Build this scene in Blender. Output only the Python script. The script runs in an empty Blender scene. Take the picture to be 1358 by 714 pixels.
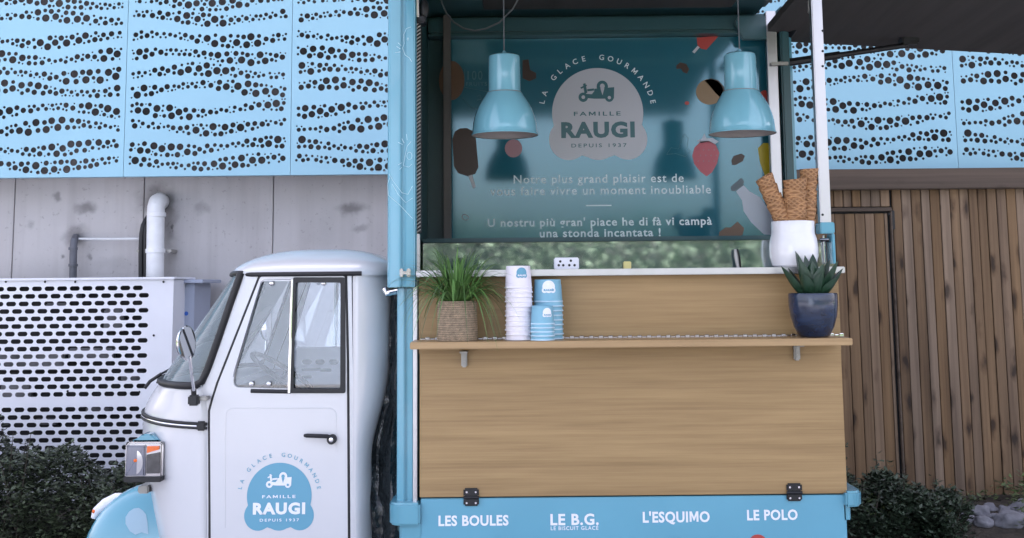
import bpy, bmesh, math, random
from mathutils import Vector, Matrix, noise
R = math.radians
random.seed(7)
sc = bpy.context.scene
COL = sc.collection
# ------------------------------------------------------------------ camera
F, PPX, PPY = 1560.0, 679.0, 180.0          # focal length and optical centre, in pixels of a 1358 px wide picture
CAM = Vector((0, 0, 1.5))
TH, ROLL = math.atan(0.125), R(-0.55)
CM = Matrix.Rotation(math.pi/2 + TH, 4, 'X') @ Matrix.Rotation(ROLL, 4, 'Z')
cd = bpy.data.cameras.new('camera')
cam = bpy.data.objects.new('camera', cd); COL.objects.link(cam)
cam.matrix_world = Matrix.Translation(CAM) @ CM
cd.sensor_width = 36; cd.lens = 36*F/1358; cd.shift_y = (PPY-357)/1358
cd.clip_start = .05; cd.clip_end = 2000
sc.camera = cam
# ------------------------------------------------------------------ daylight: open shade of the building, lawn behind the viewer in sun
SUN_EL, SUN_AZ = R(44), R(12)               # azimuth measured from +Y (behind the building) towards +X
w = bpy.data.worlds.new("World"); sc.world = w; w.use_nodes = True
nt = w.node_tree
sky = nt.nodes.new('ShaderNodeTexSky'); sky.sky_type = 'NISHITA'; sky.sun_disc = False
sky.sun_elevation = SUN_EL; sky.sun_rotation = SUN_AZ
sky.air_density = 1.0; sky.dust_density = 4.5; sky.ozone_density = 0.0
bg = nt.nodes['Background']; bg.inputs[1].default_value = 0.15
hz_ = nt.nodes.new('ShaderNodeHueSaturation'); hz_.inputs['Saturation'].default_value = .62        # thin milky haze over the blue
wb = nt.nodes.new('ShaderNodeMix'); wb.data_type = 'RGBA'; wb.blend_type = 'MULTIPLY'; wb.inputs[0].default_value = 1; wb.inputs[7].default_value = (1.06, .97, 1.0, 1)
nt.links.new(sky.outputs[0], hz_.inputs['Color']); nt.links.new(hz_.outputs[0], wb.inputs[6]); nt.links.new(wb.outputs[2], bg.inputs[0])
sl = bpy.data.lights.new('sun', 'SUN'); sl.energy = 4.0; sl.angle = R(.5); sl.color = (1, .93, .84)
sun = bpy.data.objects.new('sun', sl); COL.objects.link(sun)
sdir = Vector((math.sin(SUN_AZ)*math.cos(SUN_EL), math.cos(SUN_AZ)*math.cos(SUN_EL), math.sin(SUN_EL)))
sun.rotation_euler = sdir.to_track_quat('Z', 'Y').to_euler(); sun.location = (3, 20, 25)
vs = sc.view_settings
vs.view_transform = 'Standard'; vs.look = 'None'; vs.gamma = 1; vs.exposure = 2.27; vs.use_curve_mapping = False
sc.cycles.max_bounces = 10; sc.cycles.transparent_max_bounces = 12

# ------------------------------------------------------------------ measuring helpers
def at(px, py, Y):
    """world point where the sight line of photo pixel (px,py) meets the plane y=Y: used to measure sizes from the photo"""
    d = CM.to_3x3() @ Vector(((px-PPX)/F, -(py-PPY)/F, -1))
    return CAM + d*((Y-CAM.y)/d.y)
def pxm(Y): return Y/F                       # metres per pixel at depth Y
# ------------------------------------------------------------------ materials
def lin(c):
    return tuple(((v/255)/12.92 if v/255 <= .04045 else ((v/255+.055)/1.055)**2.4) for v in c)
def mat(name, col, rough=.5, metal=0., noise_s=None, amt=.15, stretch=(1,1,1), bump=None, coat=0., island=0., ior=1.5, sheen=0.):
    m = bpy.data.materials.new(name); m.use_nodes = True
    n, l = m.node_tree.nodes, m.node_tree.links
    b = n['Principled BSDF']
    b.inputs['Base Color'].default_value = (*col, 1); b.inputs['Roughness'].default_value = rough
    b.inputs['Metallic'].default_value = metal; b.inputs['IOR'].default_value = ior
    b.inputs['Coat Weight'].default_value = coat; b.inputs['Coat Roughness'].default_value = .06
    tc = n.new('ShaderNodeTexCoord'); mp = n.new('ShaderNodeMapping'); mp.inputs['Scale'].default_value = stretch
    l.new(tc.outputs['Object'], mp.inputs[0])
    fac = None
    if noise_s:
        t = n.new('ShaderNodeTexNoise'); t.inputs['Scale'].default_value = noise_s; t.inputs['Detail'].default_value = 6
        l.new(mp.outputs[0], t.inputs['Vector'])
        r = n.new('ShaderNodeMapRange'); r.inputs['From Min'].default_value = .25; r.inputs['From Max'].default_value = .75
        r.inputs['To Min'].default_value = 1-amt; r.inputs['To Max'].default_value = 1+amt
        l.new(t.outputs[0], r.inputs[0]); fac = r.outputs[0]
        rr = n.new('ShaderNodeMapRange'); rr.inputs['To Min'].default_value = rough*.75; rr.inputs['To Max'].default_value = min(1, rough*1.25)
        l.new(t.outputs[0], rr.inputs[0]); l.new(rr.outputs[0], b.inputs['Roughness'])
    if island:
        g = n.new('ShaderNodeNewGeometry')
        r = n.new('ShaderNodeMapRange'); r.inputs['To Min'].default_value = 1-island; r.inputs['To Max'].default_value = 1+island
        l.new(g.outputs['Random Per Island'], r.inputs[0])
        if fac:
            x = n.new('ShaderNodeMath'); x.operation = 'MULTIPLY'; l.new(fac, x.inputs[0]); l.new(r.outputs[0], x.inputs[1]); fac = x.outputs[0]
        else: fac = r.outputs[0]
    if fac:
        v = n.new('ShaderNodeVectorMath'); v.operation = 'SCALE'; v.inputs[0].default_value = col
        l.new(fac, v.inputs['Scale']); l.new(v.outputs[0], b.inputs['Base Color'])
    if bump:
        t2 = n.new('ShaderNodeTexNoise'); t2.inputs['Scale'].default_value = bump[0]; t2.inputs['Detail'].default_value = 4
        l.new(mp.outputs[0], t2.inputs['Vector'])
        bp = n.new('ShaderNodeBump'); bp.inputs['Strength'].default_value = bump[1]; bp.inputs['Distance'].default_value = bump[2] if len(bump) > 2 else .01
        l.new(t2.outputs[0], bp.inputs['Height']); l.new(bp.outputs[0], b.inputs['Normal'])
    return m
def ramp(n, stops):
    r = n.new('ShaderNodeValToRGB'); e = r.color_ramp.elements
    while len(e) < len(stops): e.new(.5)
    for k, (p, c) in zip(e, stops): k.position = p; k.color = (*c, 1) if len(c) == 3 else c
    return r
def glass(name, tint=(.9,.95,.95), ior=1.5, rough=.0, sky_veil=0.):
    m = bpy.data.materials.new(name); m.use_nodes = True
    n, l = m.node_tree.nodes, m.node_tree.links; n.remove(n['Principled BSDF'])
    t = n.new('ShaderNodeBsdfTransparent'); t.inputs[0].default_value = (*tint, 1)
    g = n.new('ShaderNodeBsdfGlossy'); g.inputs['Roughness'].default_value = rough
    f = n.new('ShaderNodeFresnel'); f.inputs[0].default_value = ior
    x = n.new('ShaderNodeMixShader'); l.new(f.outputs[0], x.inputs[0]); l.new(t.outputs[0], x.inputs[1]); l.new(g.outputs[0], x.inputs[2])
    if sky_veil:                                           # pale diffuse veil painted in for the sky's reflection on the glass
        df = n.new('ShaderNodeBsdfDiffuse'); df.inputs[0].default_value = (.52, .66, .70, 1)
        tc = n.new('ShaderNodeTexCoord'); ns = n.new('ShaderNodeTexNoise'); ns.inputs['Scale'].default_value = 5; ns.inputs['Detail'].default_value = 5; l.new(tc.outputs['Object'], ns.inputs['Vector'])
        mr = n.new('ShaderNodeMapRange'); mr.inputs['To Min'].default_value = sky_veil*.6; mr.inputs['To Max'].default_value = sky_veil*1.4; l.new(ns.outputs[0], mr.inputs[0])
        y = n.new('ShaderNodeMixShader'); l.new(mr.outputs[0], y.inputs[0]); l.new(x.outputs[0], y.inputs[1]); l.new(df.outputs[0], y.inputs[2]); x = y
    l.new(x.outputs[0], n['Material Output'].inputs[0])
    return m
def wood(name, dark, light, axis, fine, knots=0., island=0., rough=.6, coat=0.):
    """grain running along one axis: stretched noise, darker streaks, optional knots"""
    m = bpy.data.materials.new(name); m.use_nodes = True
    n, l = m.node_tree.nodes, m.node_tree.links; b = n['Principled BSDF']
    b.inputs['Roughness'].default_value = rough; b.inputs['Coat Weight'].default_value = coat
    tc = n.new('ShaderNodeTexCoord'); geo = n.new('ShaderNodeNewGeometry')
    off = n.new('ShaderNodeVectorMath'); off.operation = 'SCALE'; off.inputs[0].default_value = (31, 17, 23)
    if island: l.new(geo.outputs['Random Per Island'], off.inputs['Scale'])
    else: off.inputs['Scale'].default_value = 0
    ad = n.new('ShaderNodeVectorMath'); l.new(tc.outputs['Object'], ad.inputs[0]); l.new(off.outputs[0], ad.inputs[1])
    sx = [1, 1, 1]; sx[axis] = .022
    mp = n.new('ShaderNodeMapping'); mp.inputs['Scale'].default_value = sx; l.new(ad.outputs[0], mp.inputs[0])
    t = n.new('ShaderNodeTexNoise'); t.inputs['Scale'].default_value = fine; t.inputs['Detail'].default_value = 8; t.inputs['Roughness'].default_value = .62
    l.new(mp.outputs[0], t.inputs['Vector'])
    sx2 = [1, 1, 1]; sx2[axis] = .09
    mp2 = n.new('ShaderNodeMapping'); mp2.inputs['Scale'].default_value = sx2; l.new(ad.outputs[0], mp2.inputs[0])
    t2 = n.new('ShaderNodeTexNoise'); t2.inputs['Scale'].default_value = fine*.2; t2.inputs['Detail'].default_value = 3; l.new(mp2.outputs[0], t2.inputs['Vector'])
    mx = n.new('ShaderNodeMath'); mx.operation = 'MULTIPLY_ADD'; mx.inputs[1].default_value = .55
    hf = n.new('ShaderNodeMath'); hf.operation = 'MULTIPLY'; hf.inputs[1].default_value = .45; l.new(t2.outputs[0], hf.inputs[0])
    l.new(t.outputs[0], mx.inputs[0]); l.new(hf.outputs[0], mx.inputs[2])
    r = ramp(n, [(.34, dark), (.5, tuple((a+c)/2 for a, c in zip(dark, light))), (.66, light)]); l.new(mx.outputs[0], r.inputs[0])
    out = r.outputs[0]
    if knots:
        sk = [9, 9, 9]; sk[axis] = 3.4
        mk = n.new('ShaderNodeMapping'); mk.inputs['Scale'].default_value = sk; l.new(ad.outputs[0], mk.inputs[0])
        dn = n.new('ShaderNodeTexNoise'); dn.inputs['Scale'].default_value = 3
        l.new(mk.outputs[0], dn.inputs['Vector'])
        dd = n.new('ShaderNodeVectorMath'); dd.operation = 'MULTIPLY_ADD'; dd.inputs[1].default_value = (.35,.35,.35); l.new(dn.outputs['Color'], dd.inputs[0]); l.new(mk.outputs[0], dd.inputs[2])
        v = n.new('ShaderNodeTexVoronoi'); v.inputs['Scale'].default_value = 1; l.new(dd.outputs[0], v.inputs['Vector'])
        kr = ramp(n, [(.0, (.10,.08,.07)), (.12, (.16,.13,.11)), (.19, (.62,.58,.55)), (.32, (1,1,1))]); l.new(v.outputs['Distance'], kr.inputs[0])
        k = n.new('ShaderNodeMix'); k.data_type = 'RGBA'; k.blend_type = 'MULTIPLY'; k.inputs[0].default_value = knots
        l.new(out, k.inputs[6]); l.new(kr.outputs[0], k.inputs[7]); out = k.outputs[2]
    if island:
        ir = n.new('ShaderNodeMapRange'); ir.inputs['To Min'].default_value = 1-island; ir.inputs['To Max'].default_value = 1+island
        wn = n.new('ShaderNodeTexWhiteNoise'); wn.noise_dimensions = '1D'; l.new(geo.outputs['Random Per Island'], wn.inputs['W'])
        l.new(wn.outputs[0], ir.inputs[0])
        hs = n.new('ShaderNodeHueSaturation'); l.new(out, hs.inputs['Color']); l.new(ir.outputs[0], hs.inputs['Value'])
        i2 = n.new('ShaderNodeMapRange'); i2.inputs['To Min'].default_value = .78; i2.inputs['To Max'].default_value = 1.12
        l.new(geo.outputs['Random Per Island'], i2.inputs[0]); l.new(i2.outputs[0], hs.inputs['Saturation']); out = hs.outputs[0]
    l.new(out, b.inputs['Base Color'])
    bp = n.new('ShaderNodeBump'); bp.inputs['Strength'].default_value = .25; bp.inputs['Distance'].default_value = .003
    l.new(mx.outputs[0], bp.inputs['Height']); l.new(bp.outputs[0], b.inputs['Normal'])
    return m

M = {}
M['cladding'] = mat('cladding_blue', (.27,.49,.60), .45, noise_s=1.3, amt=.05)
M['truck_blue'] = mat('truck_blue_paint', (.105,.325,.425), .22, noise_s=2.0, amt=.05, coat=.5, bump=(6,.04,.01))
M['panel_blue'] = mat('menu_panel_blue', (.12,.355,.475), .2, noise_s=3, amt=.05, coat=.3, bump=(5,.05,.01))
M['lamp_blue'] = mat('lamp_blue_enamel', (.19,.44,.53), .16, coat=.7, noise_s=8, amt=.04)
M['board'] = mat('back_board_teal', (.017,.115,.155), .09, ior=2.1, noise_s=1.5, amt=.06)
M['board'].node_tree.nodes['Principled BSDF'].inputs['Specular Tint'].default_value = (.58, .86, 1, 1)
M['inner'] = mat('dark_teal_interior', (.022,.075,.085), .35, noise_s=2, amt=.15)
M['black'] = mat('black_rubber', (.008,.008,.010), .5, noise_s=20, amt=.2)
M['tarp'] = mat('black_plastic_sheet', (.012,.016,.018), .18, bump=(9,.9,.05))
M['dark_metal'] = mat('dark_metal', (.02,.02,.022), .4, metal=.6)
M['silver'] = mat('brushed_aluminium', (.50,.49,.51), .34, metal=1, noise_s=12, amt=.03)
M['old_silver'] = mat('dull_aluminium', (.36,.35,.33), .5, metal=.7, noise_s=9, amt=.25)
M['dark_chrome'] = mat('dark_chrome', (.40,.40,.42), .15, metal=1)
M['chrome'] = mat('chrome', (.8,.8,.82), .08, metal=1)
M['white_paint'] = mat('white_cab_paint', (.60,.605,.625), .22, noise_s=1.7, amt=.03, coat=.5, bump=(4,.03,.01))
M['white_metal'] = mat('white_powder_coat', (.72,.73,.78), .5, noise_s=4, amt=.05)
M['white_print'] = mat('white_lettering', (.78,.79,.84), .5)
M['board_print'] = mat('pale_board_lettering', (.70,.78,.80), .4)
M['board_shape'] = mat('grey_white_emblem', (.50,.51,.55), .3)
M['board_dark'] = mat('dark_teal_lettering', (.035,.13,.15), .3)
M['faint_print'] = mat('faint_line_print', (.08,.19,.21), .35)
M['emblem_blue'] = mat('emblem_blue', (.115,.33,.46), .35)
M['sticker'] = mat('pale_lilac_sticker', (.30,.44,.53), .4)
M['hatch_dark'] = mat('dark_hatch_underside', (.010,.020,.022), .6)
M['line_white'] = mat('pale_line_print', (.45,.68,.76), .4)
M['ceramic'] = mat('white_glazed_ceramic', (.74,.74,.76), .18, noise_s=7, amt=.07, coat=.5, bump=(14,.12,.01))
M['navy'] = mat('navy_glazed_ceramic', (.008,.020,.050), .22, noise_s=11, amt=.7, stretch=(1,1,2.5), coat=.4, bump=(12,.2,.01))
M['soil'] = mat('potting_soil', (.03,.022,.016), .95, noise_s=60, amt=.5, bump=(80,.8,.02))
M['grass_leaf'] = mat('arching_grass_leaf', (.085,.18,.045), .42, island=.6)
M['agave_leaf'] = mat('agave_leaf', (.014,.042,.022), .38, island=.25, noise_s=25, amt=.2)
M['cup_white'] = mat('white_paper_cup', (.78,.74,.80), .5, noise_s=18, amt=.03)
M['cup_blue'] = mat('blue_paper_cup', (.19,.42,.55), .42)
M['cup_rim'] = mat('pale_blue_cup_rim', (.50,.67,.78), .45)
M['cup_rim_w'] = mat('white_cup_rim', (.82,.79,.84), .45)
M['pipe_white'] = mat('white_pvc', (.70,.71,.72), .4, noise_s=10, amt=.1)
M['pipe_grey'] = mat('dark_grey_pipe', (.10,.105,.125), .5, noise_s=14, amt=.2)
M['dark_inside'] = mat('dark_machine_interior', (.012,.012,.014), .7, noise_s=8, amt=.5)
M['coil'] = mat('grey_coil_fins', (.16,.16,.17), .6, noise_s=5, amt=.9)
M['fin'] = mat('grey_box_side', (.36,.40,.50), .55, noise_s=6, amt=.05)
M['blue_letter'] = mat('royal_blue_print', (.03,.12,.48), .4)
M['red'] = mat('red_print', (.42,.05,.04), .35)
M['straw'] = mat('strawberry_print', (.42,.085,.11), .35)
M['choc'] = mat('chocolate_print', (.045,.022,.015), .35)
M['brown'] = mat('brown_print', (.13,.07,.04), .35)
M['biscuit'] = mat('biscuit_print', (.26,.17,.09), .35)
M['yellow'] = mat('yellow_print', (.42,.32,.01), .35)
M['pink'] = mat('pink_print', (.34,.17,.19), .35)
M['milk'] = mat('milk_print', (.42,.46,.52), .35)
M['cap_grey'] = mat('bottle_cap_print', (.075,.11,.13), .35)
M['orange'] = mat('orange_plastic', (.75,.14,.02), .25)
M['lens'] = mat('headlight_glass', (.15,.16,.21), .15, coat=1, noise_s=50, amt=.12, stretch=(6,1,.3))
M['smoked'] = mat('smoked_lens', (.035,.035,.04), .2, coat=.6, noise_s=30, amt=.5)
M['yellow_tag'] = mat('yellow_tag', (.62,.55,.22), .5)
M['seat'] = mat('dark_seat_cover', (.06,.065,.075), .6, noise_s=12, amt=.2)
M['bark'] = mat('twig_bark', (.05,.04,.03), .9, noise_s=30, amt=.3)
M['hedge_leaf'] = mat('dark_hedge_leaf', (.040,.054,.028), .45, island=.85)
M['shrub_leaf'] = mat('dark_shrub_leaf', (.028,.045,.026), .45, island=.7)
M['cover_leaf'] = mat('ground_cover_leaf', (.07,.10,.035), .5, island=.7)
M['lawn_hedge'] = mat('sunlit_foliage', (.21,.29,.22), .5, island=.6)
M['rock'] = mat('grey_garden_stone', (.17,.17,.19), .85, noise_s=9, amt=.45, bump=(14,.6,.03))
M['ground'] = mat('pale_paving', (.31,.315,.33), .85, noise_s=6, amt=.2, bump=(60,.3,.01))
M['lawn'] = mat('lawn', (.06,.10,.025), .9, noise_s=3, amt=.35, bump=(50,.8,.03))
M['bed'] = mat('planting_bed_soil', (.035,.028,.02), .95, noise_s=12, amt=.5, bump=(30,.8,.03))
M['glass'] = glass('clear_window_glass', (.95,.975,1.0), 1.7)
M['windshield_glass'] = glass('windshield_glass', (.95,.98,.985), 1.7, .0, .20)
M['lining'] = mat('pale_grey_cab_lining', (.66,.69,.75), .75, noise_s=3, amt=.06)
M['guard_glass'] = glass('display_guard_glass', (.86,.94,.95), 3.2, .035)
M['mirror_glass'] = mat('mirror_glass', (.5,.52,.55), .04, metal=1)
M['oak'] = wood('oak_laminate', (.265,.165,.068), (.385,.253,.112), 0, 95, rough=.5)
M['oak_edge'] = wood('oak_shelf', (.33,.21,.098), (.43,.285,.14), 0, 80, rough=.45)
M['fence'] = wood('weathered_fence_wood', (.085,.050,.027), (.25,.16,.090), 2, 30, knots=.9, island=.17, rough=.8)
M['beam'] = wood('weathered_beam_wood', (.062,.045,.034), (.14,.10,.074), 0, 26, knots=.6, rough=.85)
M['hatch_under'] = wood('dark_hatch_lining', (.034,.030,.028), (.075,.066,.060), 1, 9, rough=.8)

def concrete():
    m = mat('stained_concrete', (.47,.455,.46), .85, noise_s=1.6, amt=.10, bump=(25,.15,.01))
    n, l = m.node_tree.nodes, m.node_tree.links; b = n['Principled BSDF']
    src = b.inputs['Base Color'].links[0].from_socket
    tc = n.new('ShaderNodeTexCoord')
    d = n.new('ShaderNodeTexNoise'); d.inputs['Scale'].default_value = 11; d.inputs['Detail'].default_value = 7
    l.new(tc.outputs['Object'], d.inputs['Vector'])
    a = n.new('ShaderNodeVectorMath'); a.operation = 'MULTIPLY_ADD'; a.inputs[1].default_value = (.13,.0,.13)
    l.new(d.outputs['Color'], a.inputs[0]); l.new(tc.outputs['Object'], a.inputs[2])
    def mul(src, fac_socket):
        x = n.new('ShaderNodeMix'); x.data_type = 'RGBA'; x.blend_type = 'MULTIPLY'; x.inputs[0].default_value = 1
        l.new(src, x.inputs[6]); l.new(fac_socket, x.inputs[7]); return x.outputs[2]
    out = src
    for px, py, rx, rz, dk in ((209, 266, 36, 30, .42), (222, 292, 17, 44, .55), (101, 313, 22, 20, .5), (113, 276, 22, 11, .5), (75, 262, 7, 9, .55), (85, 340, 6, 6, .45), (115, 341, 5, 7, .6), (228, 304, 4, 4, .4), (466, 277, 30, 13, .5), (40, 300, 8, 10, .75), (267, 276, 15, 12, .75), (478, 302, 12, 9, .7), (150, 350, 40, 14, .88), (330, 290, 60, 30, .93), (430, 310, 30, 40, .93)):
        c = at(px, py, 8.75); k = 8.75/F
        s_ = n.new('ShaderNodeVectorMath'); s_.operation = 'SUBTRACT'; s_.inputs[1].default_value = (c.x+.065, 0, c.z+.065); l.new(a.outputs[0], s_.inputs[0])
        m_ = n.new('ShaderNodeVectorMath'); m_.operation = 'MULTIPLY'; m_.inputs[1].default_value = (1/(rx*k), 0, 1/(rz*k)); l.new(s_.outputs[0], m_.inputs[0])
        g = n.new('ShaderNodeVectorMath'); g.operation = 'LENGTH'; l.new(m_.outputs[0], g.inputs[0])
        r = n.new('ShaderNodeMapRange'); r.interpolation_type = 'SMOOTHSTEP'; r.inputs['From Min'].default_value = .15; r.inputs['From Max'].default_value = 1.0; r.inputs['To Min'].default_value = dk; r.inputs['To Max'].default_value = 1
        l.new(g.outputs['Value'], r.inputs[0]); out = mul(out, r.outputs[0])
    d2 = n.new('ShaderNodeTexNoise'); d2.inputs['Scale'].default_value = 38; d2.inputs['Detail'].default_value = 5; l.new(tc.outputs['Object'], d2.inputs['Vector'])
    r2 = ramp(n, [(.28, (.78,.77,.77)), (.36, (1,1,1))]); l.new(d2.outputs[0], r2.inputs[0]); out = mul(out, r2.outputs[0])
    ms = n.new('ShaderNodeMapping'); ms.inputs['Scale'].default_value = (9, 1, .5); l.new(tc.outputs['Object'], ms.inputs[0])
    d3 = n.new('ShaderNodeTexNoise'); d3.inputs['Scale'].default_value = 1; d3.inputs['Detail'].default_value = 5; l.new(ms.outputs[0], d3.inputs['Vector'])
    r3 = ramp(n, [(.35, (.88,.87,.87)), (.55, (1,1,1))]); l.new(d3.outputs[0], r3.inputs[0]); out = mul(out, r3.outputs[0])
    l.new(out, b.inputs['Base Color'])
    return m
M['concrete'] = concrete()
M['stain'] = mat('damp_stain', (.21,.20,.205), .9, noise_s=14, amt=.35)
def waffle():
    m = mat('waffle_cone', (.36,.19,.085), .7, noise_s=22, amt=.25)
    n, l = m.node_tree.nodes, m.node_tree.links; b = n['Principled BSDF']
    tc = n.new('ShaderNodeTexCoord'); prev = None
    for s in (1, -1):
        mp = n.new('ShaderNodeMapping'); mp.inputs['Rotation'].default_value = (0, s*R(38), 0); l.new(tc.outputs['Object'], mp.inputs[0])
        wv = n.new('ShaderNodeTexWave'); wv.inputs['Scale'].default_value = 21; wv.inputs['Distortion'].default_value = .8; wv.bands_direction = 'Z'; l.new(mp.outputs[0], wv.inputs['Vector'])
        if prev is None: prev = wv.outputs[1]
        else:
            mx = n.new('ShaderNodeMath'); mx.operation = 'MAXIMUM'; l.new(prev, mx.inputs[0]); l.new(wv.outputs[1], mx.inputs[1]); prev = mx.outputs[0]
    src = b.inputs['Base Color'].links[0].from_socket; r = ramp(n, [(.45, (.74,.69,.65)), (.85, (1.08,1.08,1.08))]); l.new(prev, r.inputs[0])
    x = n.new('ShaderNodeMix'); x.data_type = 'RGBA'; x.blend_type = 'MULTIPLY'; x.inputs[0].default_value = 1; l.new(src, x.inputs[6]); l.new(r.outputs[0], x.inputs[7]); l.new(x.outputs[2], b.inputs['Base Color'])
    bp = n.new('ShaderNodeBump'); bp.inputs['Strength'].default_value = .9; bp.inputs['Distance'].default_value = .004
    l.new(prev, bp.inputs['Height']); l.new(bp.outputs[0], b.inputs['Normal'])
    return m
M['waffle'] = waffle()
def jute():
    m = mat('woven_jute', (.66,.50,.34), .9, noise_s=70, amt=.3)
    n, l = m.node_tree.nodes, m.node_tree.links; b = n['Principled BSDF']
    tc = n.new('ShaderNodeTexCoord'); wv = n.new('ShaderNodeTexWave'); wv.bands_direction = 'Z'
    wv.inputs['Scale'].default_value = 36; wv.inputs['Distortion'].default_value = 5.5; wv.inputs['Detail Scale'].default_value = 14; wv.inputs['Detail'].default_value = 3
    l.new(tc.outputs['Object'], wv.inputs['Vector'])
    r = ramp(n, [(.0, (.35,.32,.3)), (.4, (1,1,1))]); l.new(wv.outputs[1], r.inputs[0])
    src = b.inputs['Base Color'].links[0].from_socket
    x = n.new('ShaderNodeMix'); x.data_type = 'RGBA'; x.blend_type = 'MULTIPLY'; x.inputs[0].default_value = .85
    l.new(src, x.inputs[6]); l.new(r.outputs[0], x.inputs[7]); l.new(x.outputs[2], b.inputs['Base Color'])
    bp = n.new('ShaderNodeBump'); bp.inputs['Strength'].default_value = 1; bp.inputs['Distance'].default_value = .006
    l.new(wv.outputs[1], bp.inputs['Height']); l.new(bp.outputs[0], b.inputs['Normal'])
    return m
M['jute'] = jute()

# ------------------------------------------------------------------ mesh and object helpers
ORG = {}
class MB:
    def __init__(s): s.bm = bmesh.new()
    def add(s, verts, faces):
        vs_ = [s.bm.verts.new(v) for v in verts]
        for f in faces:
            try: s.bm.faces.new([vs_[i] for i in f])
            except ValueError: pass
        return s
    def box(s, a, b, bev=0, seg=2):
        x0, x1 = sorted((a[0], b[0])); y0, y1 = sorted((a[1], b[1])); z0, z1 = sorted((a[2], b[2]))
        t = bmesh.new()
        v = [t.verts.new(p) for p in ((x0,y0,z0),(x1,y0,z0),(x1,y1,z0),(x0,y1,z0),(x0,y0,z1),(x1,y0,z1),(x1,y1,z1),(x0,y1,z1))]
        for f in ((0,3,2,1),(4,5,6,7),(0,1,5,4),(1,2,6,5),(2,3,7,6),(3,0,4,7)): t.faces.new([v[i] for i in f])
        if bev: bmesh.ops.bevel(t, geom=t.edges[:], offset=bev, segments=seg, affect='EDGES')
        return s.merge(t)
    def merge(s, t):
        t.verts.index_update(); vs_ = [s.bm.verts.new(v.co) for v in t.verts]
        for f in t.faces: s.bm.faces.new([vs_[v.index] for v in f.verts])
        t.free(); return s
    def prism(s, pts, y0, y1, bev=0):
        """outline in (x,z), thickness along y"""
        n = len(pts)
        t = bmesh.new()
        v = [t.verts.new((x, y0, z)) for x, z in pts] + [t.verts.new((x, y1, z)) for x, z in pts]
        t.faces.new(v[:n]); t.faces.new(v[n:][::-1])
        for i in range(n): t.faces.new((v[i], v[i+n], v[(i+1) % n+n], v[(i+1) % n]))
        bmesh.ops.recalc_face_normals(t, faces=t.faces[:])
        if bev: bmesh.ops.bevel(t, geom=t.edges[:], offset=bev, segments=2, affect='EDGES')
        return s.merge(t)
    def vprism(s, pts, z0, z1, bev=0):
        """outline in (x,y), height along z"""
        n = len(pts); t = bmesh.new()
        v = [t.verts.new((x, y, z0)) for x, y in pts] + [t.verts.new((x, y, z1)) for x, y in pts]
        t.faces.new(v[:n][::-1]); t.faces.new(v[n:])
        for i in range(n): t.faces.new((v[i], v[(i+1) % n], v[(i+1) % n+n], v[i+n]))
        bmesh.ops.recalc_face_normals(t, faces=t.faces[:])
        if bev: bmesh.ops.bevel(t, geom=t.edges[:], offset=bev, segments=2, affect='EDGES')
        return s.merge(t)
    def tube(s, path, r, n=8, cap=True, closed=False, flat=1.):
        path = [Vector(p) for p in path]; k = len(path); rings = []; up = None
        for i, p in enumerate(path):
            if closed: t = path[(i+1) % k]-path[i-1]
            else: t = path[min(i+1, k-1)]-path[max(i-1, 0)]
            if t.length < 1e-9: t = Vector((0,0,1))
            t.normalize()
            if up is None:
                up = Vector((0,0,1)) if abs(t.z) < .9 else Vector((0,1,0))
            a = t.cross(up)
            if a.length < 1e-6: a = t.cross(Vector((1,0,0)))
            a.normalize(); b = a.cross(t).normalized(); up = b
            rr = r[i] if isinstance(r, (list, tuple)) else r
            rings.append([s.bm.verts.new(p + a*rr*math.cos(2*math.pi*j/n) + b*rr*flat*math.sin(2*math.pi*j/n)) for j in range(n)])
        for i in range(k if closed else k-1):
            A, B = rings[i], rings[(i+1) % k]
            for j in range(n): s.bm.faces.new((A[j], A[(j+1) % n], B[(j+1) % n], B[j]))
        if cap and not closed:
            s.bm.faces.new(rings[0][::-1]); s.bm.faces.new(rings[-1])
        return s
    def lathe(s, c, prof, n=32, axis=None, cap0=False, cap1=False):
        c = Vector(c); q = Vector((0,0,1)).rotation_difference(Vector(axis).normalized()).to_matrix() if axis else Matrix.Identity(3)
        rings = [[s.bm.verts.new(c + q @ Vector((r*math.cos(2*math.pi*j/n), r*math.sin(2*math.pi*j/n), z))) for j in range(n)] for r, z in prof]
        for A, B in zip(rings, rings[1:]):
            for j in range(n): s.bm.faces.new((A[j], A[(j+1) % n], B[(j+1) % n], B[j]))
        if cap0: s.bm.faces.new(rings[0][::-1])
        if cap1: s.bm.faces.new(rings[-1])
        return s
    def grid(s, rows, closed=False):
        vs_ = [[s.bm.verts.new(p) for p in r] for r in rows]
        for A, B in zip(vs_, vs_[1:]):
            for j in range(len(A)-1):
                try: s.bm.faces.new((A[j], A[j+1], B[j+1], B[j]))
                except ValueError: pass
        return s
    def ball(s, c, rad, sub=2, jit=0, seed=0):
        t = bmesh.new(); bmesh.ops.create_icosphere(t, subdivisions=sub, radius=1)
        for v in t.verts:
            k = 1 + (jit*noise.noise(v.co*1.7+Vector((seed*3.1, seed, 0))) if jit else 0)
            v.co = Vector((v.co.x*rad[0]*k, v.co.y*rad[1]*k, v.co.z*rad[2]*k)) + Vector(c)
        return s.merge(t)
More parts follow.
